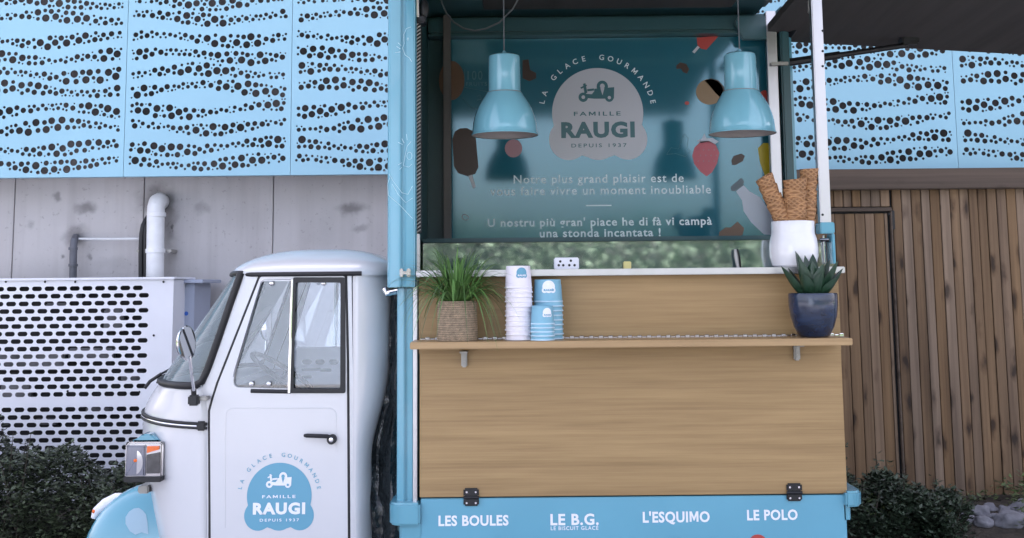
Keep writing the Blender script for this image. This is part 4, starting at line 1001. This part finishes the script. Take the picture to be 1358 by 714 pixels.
for px, py, hw in ((413, 490, .05), (432, 491, .03), (407, 500, .025)):
    q = P(px, py, Yi-.002); MB().prism(slot(q[0], q[1], hw, .007), Yi-.002, Yi+.001).build('vent_slot', M['pipe_grey'], ip)
# black plastic sheet hanging in the gap between cab and box
rows = []
for i in range(41):
    r_ = []
    for j in range(13):
        u = j/12; py = 378+ (806-378)*i/40; xa0 = at(smooth_tab(rear_t, py, 12)-3, py, 5.1).x; x = xa0 + (at(530, py, 4.99).x-xa0)*u
        r_.append((x+.012*noise.noise(Vector((u*3, i*.22, 1))), 5.07 - .05*u + .045*noise.noise(Vector((u*2.2, i*.16, 5))), at(521, py, 5.05).z))
    rows.append(r_)
MB().grid(rows).build('plastic_sheet', M['tarp'], tk, smooth=30)

# ================================================================== THINGS ON AND IN THE TRUCK
# pendant lamps
def lamp_at(px, pyr, label, first=None):
    Yl = 5.1; c = at(px, pyr, Yl)
    if first:
        o = copy_tree(first); o.location = c; return tag(o, label)
    t = thing('pendant_lamp', label, 'lamp', c, 'pendant lamps over the counter')
    u = pxm(Yl)
    prof = [(44.5, 0), (45, 1), (43.6, 3.2), (43.2, 8), (42.2, 17), (39.8, 27), (36, 37), (31, 46.5), (27, 52.5), (25.2, 55.5), (24.6, 57), (22.2, 58.5), (21.6, 61), (21.5, 80), (21.4, 104), (20.6, 107.5), (18, 109.3), (0, 109.6)]
    prof = [(r*u, z*u) for r, z in prof]
    MB().lathe(c, prof, 56).build('lamp_shade', M['lamp_blue'], t, smooth=40)
    MB().lathe(c, [(r*.985, z+.001) for r, z in prof[:11]] + [(20*u, 60*u), (0, 60*u)], 56).build('shade_lining', M['old_lining'], t, smooth=50)
    MB().ball((c.x, c.y, c.z+.10), (.03, .03, .042), 3).build('bulb', M['white_print'], t)
    MB().tube([(c.x, c.y, c.z+109*u), (c.x, c.y, ZT-.032)], .0028, 8).build('cord', M['cord'], t)
    MB().lathe((c.x, c.y, c.z+109.3*u), [(.012, 0), (.011, .012), (.004, .02), (0, .021)], 16).build('cord_grip', M['lamp_blue'], t)
    return t
M['old_lining'] = mat('pale_lamp_lining', (.30,.27,.26), .5)
M['cord'] = mat('grey_cord', (.11,.12,.13), .6)
lm = lamp_at(669.5, 180, 'glossy pale blue pendant lamp on the left, above the grass plant and cups')
lamp_at(984.5, 178, 'glossy pale blue pendant lamp on the right, above the white pot of cones', lm)
# cables under the ceiling
cb = MB().tube([at(a, b, 5.6) for a, b in ((583, -8), (586, 4), (592, 18), (602, 30), (615, 38), (630, 41), (645, 38), (662, 30), (680, 12), (690, -6))], .0042, 6).build('electric_cable', M['cord'])
tag(cb, 'thin dark cable sagging below the truck ceiling, left of the left lamp', 'cable')
# things behind the guard glass
def onledge(px, Y): return at(px, 356.5, Y).x
zt = zl1
st_ = thing('socket_block', 'small white block with dark holes standing on the steel ledge by the guard glass', 'socket block', (onledge(751, 4.92), 4.92, zt))
a, b = at(735, 342, 4.9), at(768, 357, 4.9)
MB().box((a.x, 4.90, zt), (b.x, 4.935, a.z), .004).build('body', M['white_metal'], st_)
for px, py in ((741, 352), (747, 352), (755, 352), (762, 352), (743, 347), (757, 346)):
    q = at(px, py, 4.90); MB().lathe((q.x, 4.9005, q.z), [(0, .001), (.0055, .001), (.0055, 0)], 10, axis=(0,-1,0)).build('hole', M['black'], st_)
a, b = at(826.5, 347, 4.93), at(837, 357, 4.93); yt = MB().box((a.x, 4.92, zt), (b.x, 4.935, a.z), .003).build('yellow_tag', M['yellow_tag'])
tag(yt, 'small pale yellow tag standing on the steel ledge', 'tag')
tg = thing('ice_cream_tongs', 'small metal tongs standing upright on the ledge, left of the white pot', 'tongs', (at(978, 356, 4.92).x, 4.92, zt))
MB().tube([at(975, 331, 4.93), at(976, 340, 4.925), at(979, 356.3, 4.92)], [.006, .010, .007], 10).build('arm', M['old_silver'], tg)
MB().tube([at(977.5, 331, 4.94), at(980, 342, 4.935), at(981.5, 356.3, 4.94)], [.005, .007, .006], 8).build('arm', M['dark_metal'], tg)

# white pot with waffle cones
Yp = 4.875; c = at(1053.5, 354.5, Yp); c.z = zt+.001; u = pxm(Yp)
pot = MB().lathe(c, [(0, .002), (26*u, 0), (28.5*u, 2*u), (31.5*u, 14*u), (31.8*u, 24*u), (30.5*u, 36*u), (28.2*u, 44*u), (28.0*u, 46*u), (28.2*u, 59*u), (27.6*u, 60*u), (26.8*u, 59*u), (26.6*u, 44*u), (27*u, 20*u), (0, 5*u)], 48).build('white_pot', M['ceramic'], loc=c)
tag(pot, 'white glazed pot full of waffle cones on the steel ledge', 'pot')
words = ['topmost', 'second from the top', 'third from the top', 'fourth from the top', 'fifth from the top', 'sixth from the top', 'seventh from the top', 'eighth from the top', 'ninth from the top', 'tenth from the top', 'eleventh from the top', 'twelfth from the top', 'thirteenth from the top', 'bottom']
def cone_stack(px0, py0, px1, py1, w0, n, Y, dsc):
    top = at(px1, py1, Y); bot = at(px0, py0, Y); ax = (top-bot); L = ax.length+.03; ax.normalize()
    r = w0/2*pxm(Y); first = None; q = Vector((0,0,1)).rotation_difference(ax)
    step = L/n
    for i in range(n):
        base = top - ax*(step*i)
        if first is None:
            ln_ = .105; rings = []
            for t, rr in ((0, 1.0), (.10, .985), (.32, .90), (.60, .80), (1.0, .62)):
                rings.append([Vector((r*rr*math.cos(a), r*rr*math.sin(a), -ln_*t + (.007*math.sin(a+1) if t == 0 else 0))) for a in [2*math.pi*j/20 for j in range(21)]])
            inner = [[Vector((p.x*.88, p.y*.88, p.z)) for p in rg] for rg in rings[:4]][::-1]
            o = MB().grid(inner+rings).build('waffle_cone', M['waffle'], loc=(0,0,0), smooth=50); first = o
        else: o = first.copy(); COL.objects.link(o)
        o.location = base; o.rotation_mode = 'QUATERNION'
        o.rotation_quaternion = q @ Vector((0,0,1)).rotation_difference(Vector((.03*math.sin(i*2.3), .03*math.cos(i*1.7), 1))) @ Matrix.Rotation(i*1.3, 3, 'Z').to_quaternion()
        tag(o, 'waffle cone, %s of the %s' % (words[i] if i < n-1 else 'lowest', dsc), 'waffle cone', 'waffle cones nested in the white pot')
cone_stack(1040, 296, 1013, 235, 25, 6, 4.86, 'nested stack leaning left in the white pot')
cone_stack(1054, 296, 1054, 238, 32, 5, 4.855, 'thick middle stack in the white pot')
cone_stack(1069, 296, 1073, 224, 25, 6, 4.90, 'tall right stack beside the silver post')

# stacks of paper cups, standing upside down on the shelf
def cup_stack(px, Y, w_top, w_rim, body, step, n, m_body, m_rim, dsc, colour, logo, body_h):
    u = pxm(Y); x = at(px, 450, Y).x; first = None
    for i in range(n):                               # i = 0 is the lowest cup
        z = zs1 + .0008 + i*step*u
        if first is None:
            rt, rr, h = w_top/2*u, w_rim/2*u, (body+step)*u
            o = MB().lathe((x, Y, z), [(rr*.93, .001), (rr-.0012, .002), (rt, h), (rt-.002, h+.0015), (rt-.003, h-.003), (0, h-.003)], 36).build('paper_cup', m_body, loc=(x, Y, z))
            rim = MB().lathe((x, Y, z), [(rr-.001, 0), (rr+.0016, .0008), (rr+.0022, .003), (rr+.0014, .0052), (rr-.0012, .006)], 36).build('rim', m_rim, o)
            first = o
        else: o = copy_tree(first)
        o.location = Vector((x+.0012*math.sin(i*2.1), Y+.001*math.cos(i*3.3), z))
        k_ = n-1-i
        tag(o, '%s paper cup, %s of the %s%s' % (colour, words[k_] if i else 'lowest', dsc, ', with its round badge' if k_ == 0 else ''), 'paper cup', 'paper cups stacked upside down on the shelf')
        if k_ == 0:
            ang0 = logo[0]; s_ = logo[1]*u; zc_ = z+logo[2]*u
            rt, rr, h = w_top/2*u, w_rim/2*u, (body+step)*u
            ORG[o.name] = o.location.copy()
            mb = MB(); out = emblem_outline((0, .2*s_), s_)
            f_ = lambda a, b, d: (o.location.x+(rr+(rt-rr)*((zc_+b-z)/h)+d)*math.sin(ang0+a/rt), o.location.y-(rr+(rt-rr)*((zc_+b-z)/h)+d)*math.cos(ang0+a/rt), zc_+b)
            vs_ = [f_(a, b, .0012) for a, b in out]; mb.add(vs_+[f_(0, 0, .0014)], [(j, (j+1) % len(out), len(out)) for j in range(len(out))])
            mb.build('badge', logo[3], o, smooth=0)
            V, Fc = textgeo('RAUGI', .05); a0_, a1_ = min(v[0] for v in V), max(v[0] for v in V); mb = MB()
            mb.add([f_(((v[0]-a0_)/(a1_-a0_)-.5)*s_*1.5, -s_*.50+v[1]*s_*.42, .0028) for v in V], Fc); mb.build('badge_lettering', logo[4], o, smooth=0)
cup_stack(688.5, 4.715, 31.5, 35.5, 22.5, 6.1, 12, M['cup_white'], M['cup_rim_w'], 'tall white stack', 'white', (.28, 6.6, 19, M['emblem_blue'], M['white_print']), 22)
cup_stack(727.5, 4.765, 34.5, 38.5, 23, 6.0, 9, M['cup_blue'], M['cup_rim'], 'large blue stack', 'blue', (.05, 8.0, 18.5, M['white_print'], M['emblem_blue']), 22)
cup_stack(719.5, 4.665, 28, 31, 18.5, 5.2, 5, M['cup_blue'], M['cup_rim'], 'short blue stack in front', 'small blue', (.42, 5.8, 14.5, M['white_print'], M['emblem_blue']), 18)

# grass plant in a woven pot
Yg = 4.725; cg = at(606.5, 453, Yg); cg.z = zs1+.0008; u = pxm(Yg)
gpl = thing('grass_plant', 'arching green grass plant in a woven jute pot on the left of the shelf', 'potted plant', cg)
MB().lathe(cg, [(0, .002), (26.5*u, 0), (27*u, 4*u), (26.3*u, 26*u), (25.8*u, 49*u), (25*u, 51*u), (24*u, 50*u), (24*u, 44*u)], 40).build('jute_pot', M['jute'], gpl, smooth=50)
MB().lathe(cg, [(0, 46*u), (24.2*u, 45*u)], 24).build('potting_soil', M['soil'], gpl)
rg = random.Random(11); mb = MB()
def blade(root, ang, reach, height, wd, droop):
    d = Vector((math.cos(ang), math.sin(ang), 0)); sd = Vector((-d.y, d.x, 0)); n = 11; L = []
    for i in range(n+1):
        t = i/n
        p = root + d*(reach*(t**1.08)) + Vector((0,0, height*(math.sin(min(t*1.35, 1.9))**1.0)*(1) - droop*t**3.2))
        q = wd*(1-t**2.2)*(.55+.45*min(1, t*4)) + .0003
        L.append((p-sd*q, p+Vector((0,0,-q*.5)), p+sd*q))
    mb.grid(L)
for i in range(270):
    a = rg.uniform(0, 2*math.pi); rr = rg.uniform(0, 17)*u
    root = cg + Vector((rr*math.cos(a), rr*math.sin(a), 46*u))
    up = rg.random()
    if up < .42: blade(root, a+rg.uniform(-.5, .5), rg.uniform(10, 52)*u, rg.uniform(44, 84)*u, rg.uniform(.0026, .0046), rg.uniform(0, 24)*u)
    elif up < .82: blade(root, a+rg.uniform(-.4, .4), rg.uniform(46, 86)*u, rg.uniform(34, 64)*u, rg.uniform(.0028, .005), rg.uniform(6, 56)*u)
    else: blade(root, a+rg.uniform(-.3, .3), rg.uniform(52, 88)*u, rg.uniform(28, 50)*u, rg.uniform(.0026, .0042), rg.uniform(30, 90)*u)
for a, re, h, dr in ((3.3, 84, 46, 6), (3.15, 68, 62, 22), (3.0, 72, 48, 100), (3.4, 58, 40, 66), (-.2, 68, 46, 62), (-.1, 60, 54, 96), (.05, 64, 58, 34), (-.35, 62, 44, 84), (3.55, 52, 44, 76), (2.9, 62, 40, 20), (3.2, 60, 30, 40), (-.5, 50, 30, 60)):
    blade(cg+Vector((0, 0, 46*u)), a, re*u, h*u, .0042, dr*u)
mb.build('grass_leaves', M['grass_leaf'], gpl, smooth=60, recalc=False)

# agave in a blue pot
Ya = 4.72; ca = at(1080, 445, Ya); ca.z = zs1+.0008; u = pxm(Ya)
agv = thing('agave_plant', 'dark green agave in a dark blue glazed pot on the right of the shelf', 'potted plant', ca)
MB().lathe(ca, [(0, .002), (17*u, 0), (20*u, 2*u), (26*u, 14*u), (30*u, 28*u), (31.6*u, 42*u), (31.8*u, 55*u), (31*u, 57*u), (30*u, 56*u), (29.5*u, 48*u)], 48).build('glazed_pot', M['navy'], agv, smooth=50)
MB().lathe(ca, [(0, 51*u), (30*u, 50*u)], 24).build('potting_soil', M['soil'], agv)
ra = random.Random(2)
def leaf(ang, reach, height, wd):
    d = Vector((math.cos(ang), math.sin(ang), 0)); sd = Vector((-d.y, d.x, 0)); L = []; n = 9; root = ca+d*5*u+Vector((0,0,49*u))
    for i in range(n+1):
        t = i/n; p = root+d*reach*(t**.85)+Vector((0,0,height*t**1.15))
        q = 1.35*wd*(math.sin(math.pi*(.18+.82*t)))**.8 + .0004 if t < 1 else .0003
        nrm = Vector((-d.x*height, -d.y*height, reach)).normalized()
        L.append((p-sd*q+nrm*q*.45, p-sd*q*.5-nrm*.1*q, p-nrm*q*.35, p+sd*q*.5-nrm*.1*q, p+sd*q+nrm*q*.45, p+nrm*q*.25, p-sd*q+nrm*q*.45))
    return MB().grid(L)
for ang, re, h, wd in ((3.2, 36, 44, 7.5), (2.75, 26, 42, 7), (-2.5, 20, 54, 8.5), (-1.75, 10, 50, 9), (-1.1, 18, 46, 9), (-.5, 30, 50, 8), (.05, 37, 40, 7.5), (.5, 28, 52, 7), (1.2, 14, 60, 7.5), (1.9, 10, 58, 7), (2.4, 18, 64, 7), (-2.95, 14, 60, 7.5), (-1.4, 24, 34, 8), (-2.15, 30, 34, 7.5), (-.75, 33, 30, 7)):
    leaf(ang, re*u, h*u, wd*u).build('leaf', M['agave_leaf'], agv, smooth=60)

# ================================================================== PLANTING
def leaf_mass(mb, pts, size, rnd_, flat=.6):
    for p in pts:
        s = size*rnd_.uniform(.6, 1.35); a = rnd_.uniform(0, 6.28); t = Vector((math.cos(a), math.sin(a), rnd_.uniform(-.5, .8))).normalized()
        b = t.cross(Vector((rnd_.uniform(-.5, .5), rnd_.uniform(-.5, .5), 1))).normalized(); nn = t.cross(b)
        v = [p, p+t*s*.5+b*s*.32+nn*s*.1, p+t*s*1.15, p+t*s*.5-b*s*.32+nn*s*.1]
        mb.add(v, [(0,1,2,3)])
def bush(name, label, cx0, cx1, cy, dep, top, m, n, size, seed, sprig=18, cat='bush', ragged=.5):
    """top(x) gives the height of the crown; twigs grow from the ground and carry leaves through the volume"""
    rn = random.Random(seed); t = thing(name, label, cat, ((cx0+cx1)/2, cy, 0)); pts = []
    tw = MB()
    for i in range(n):
        x = rn.uniform(cx0, cx1); h = top(x)*(1+ragged*noise.noise(Vector((x*5.5, seed, 0))))
        y = cy+rn.uniform(-dep, dep); e = math.sqrt(max(0, 1-((y-cy)/dep)**2*.8))
        z = h*e*(1-rn.random()**1.6*.98)
        if noise.noise(Vector((x*6, y*6, z*6+seed))) < -.22: continue
        pts.append(Vector((x, y, z)))
    for i in range(sprig):
        x = rn.uniform(cx0, cx1); y = cy+rn.uniform(-dep, dep)*.8; h = top(x)*(1+ragged*noise.noise(Vector((x*5.5, seed, 0))))*rn.uniform(.98, 1.3)
        b0 = Vector((x, y, 0)); e0 = Vector((x+rn.uniform(-.12, .12), y-rn.uniform(0, .1), h))
        tw.tube([b0, b0.lerp(e0, .5)+Vector((rn.uniform(-.03, .03), 0, 0)), e0], [.006, .004, .0015], 5)
        for j in range(26):
            q = b0.lerp(e0, rn.uniform(.45, 1.0)); pts.append(q+Vector((rn.uniform(-.02, .02), rn.uniform(-.02, .02), rn.uniform(-.015, .015))))
    tw.build('twigs', M['bark'], t)
    mb = MB(); leaf_mass(mb, pts, size, rn); mb.build('foliage', m, t, smooth=0, recalc=False)
    return t
xh = lambda px, Y=7.2: at(px, 600, Y).x
zh = lambda py, Y=7.2: at(100, py, Y).z
def topL(x):
    a, b = xh(-160), xh(170); t = (x-a)/(b-a)
    return zh(566)+(zh(618)-zh(566))*max(0, min(1, (t-.45)/.45)) + .03*math.sin(x*9)
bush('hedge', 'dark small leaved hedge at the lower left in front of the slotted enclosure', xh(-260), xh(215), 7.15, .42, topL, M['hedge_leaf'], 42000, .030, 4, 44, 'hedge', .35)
def topR(x):
    a, b = xh(1112, 7.3), xh(1300, 7.3); t = (x-a)/(b-a)
    return max(.08, zh(640, 7.3) - .32*max(0, (t-.38))**1.0*1.2)
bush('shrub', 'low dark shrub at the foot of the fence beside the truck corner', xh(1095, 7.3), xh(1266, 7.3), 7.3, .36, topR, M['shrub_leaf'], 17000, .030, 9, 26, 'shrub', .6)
rn = random.Random(21); mb = MB(); pts = []
for i in range(5200):
    x = rn.uniform(1.75, 4.3); y = rn.uniform(7.05, 7.95)
    if noise.noise(Vector((x*2.6, y*2.6, 3))) < .08 and y < 7.85: continue
    pts.append(Vector((x, y, .06+rn.random()*.13*(1+noise.noise(Vector((x*3, y*3, 0)))))))
leaf_mass(mb, pts, .034, rn)
tag(mb.build('ground_cover', M['cover_leaf'], loc=(3, 7.5, 0), smooth=0, recalc=False), kind='stuff')
# stones
rocks = [(1300, 690, 16, 11), (1322, 702, 13, 9), (1340, 707, 22, 14), (1352, 684, 14, 10), (1287, 705, 9, 8), (1333, 683, 9, 7), (1356, 672, 12, 9), (1312, 678, 10, 7), (1270, 694, 8, 6), (1305, 708, 12, 8), (1368, 702, 16, 12), (1345, 694, 9, 6), (1283, 684, 10, 8)]
rl = ['large rounded grey stone left of the ground cover gap', 'pale stone half hidden between two bigger stones', 'large smooth stone at the lower right corner', 'blue grey stone at the right edge of the picture', 'small stone nearest to the dark shrub at the picture bottom', 'small stone just under the fence boards', 'upper stone at the right edge against the fence', 'flat stone behind the large rounded stone', 'smallest stone tucked in the edge of the shrub', 'low stone cut by the bottom edge of the picture', 'stone beyond the right edge beside the large smooth one', 'little stone lying on the large smooth stone', 'dark stone between shrub and large rounded stone']
for i, ((px, py, rx, rz), lb) in enumerate(zip(rocks, rl)):
    Yr = 7.75-(py-670)*.014; c = at(px, py, Yr); kk = pxm(Yr)
    o = MB().ball((c.x, Yr, max(.06, c.z)), (rx*kk, rx*kk*.8, rz*kk), 3, .42, i*1.7).build('garden_stone', M['rock'], smooth=180)
    tag(o, lb, 'stone', 'garden stones at the foot of the fence')
# sunlit hedgerow across the lawn, behind the viewer: it is what the glass and the glossy board mirror
rn = random.Random(8); mb = MB(); pts = []
for i in range(16000):
    x = rn.uniform(-1.8, 7.5); h = 2.75+.5*noise.noise(Vector((x*.55, 2, 0)))+.25*noise.noise(Vector((x*2.2, 7, 0)))
    pts.append(Vector((x, -13+rn.uniform(-.5, .5), h*(1-rn.random()**1.3))))
leaf_mass(mb, pts, .17, rn)
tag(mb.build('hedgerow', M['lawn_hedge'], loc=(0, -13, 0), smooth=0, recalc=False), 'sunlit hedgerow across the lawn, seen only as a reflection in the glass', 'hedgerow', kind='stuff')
# unseen pale block added behind the viewer to brighten the cab window reflections
ho = thing('reflection_wall', 'added pale block behind the viewer, seen only as a bright reflection in the cab windows', 'window_reflector', (-5.2, -8.6, 0))
M['window_reflector'] = mat('pale_blue_grey_render', (.36,.44,.56), .85, noise_s=3, amt=.06)
MB().box((-8.2, -13, 0), (-2.3, -8.2, 4.6)).build('wall', M['window_reflector'], ho)
MB().prism([(-8.5, 4.6), (-2.0, 4.6), (-2.3, 4.9), (-8.2, 4.9)], -13.2, -8.0).build('roof', M['fin'], ho)
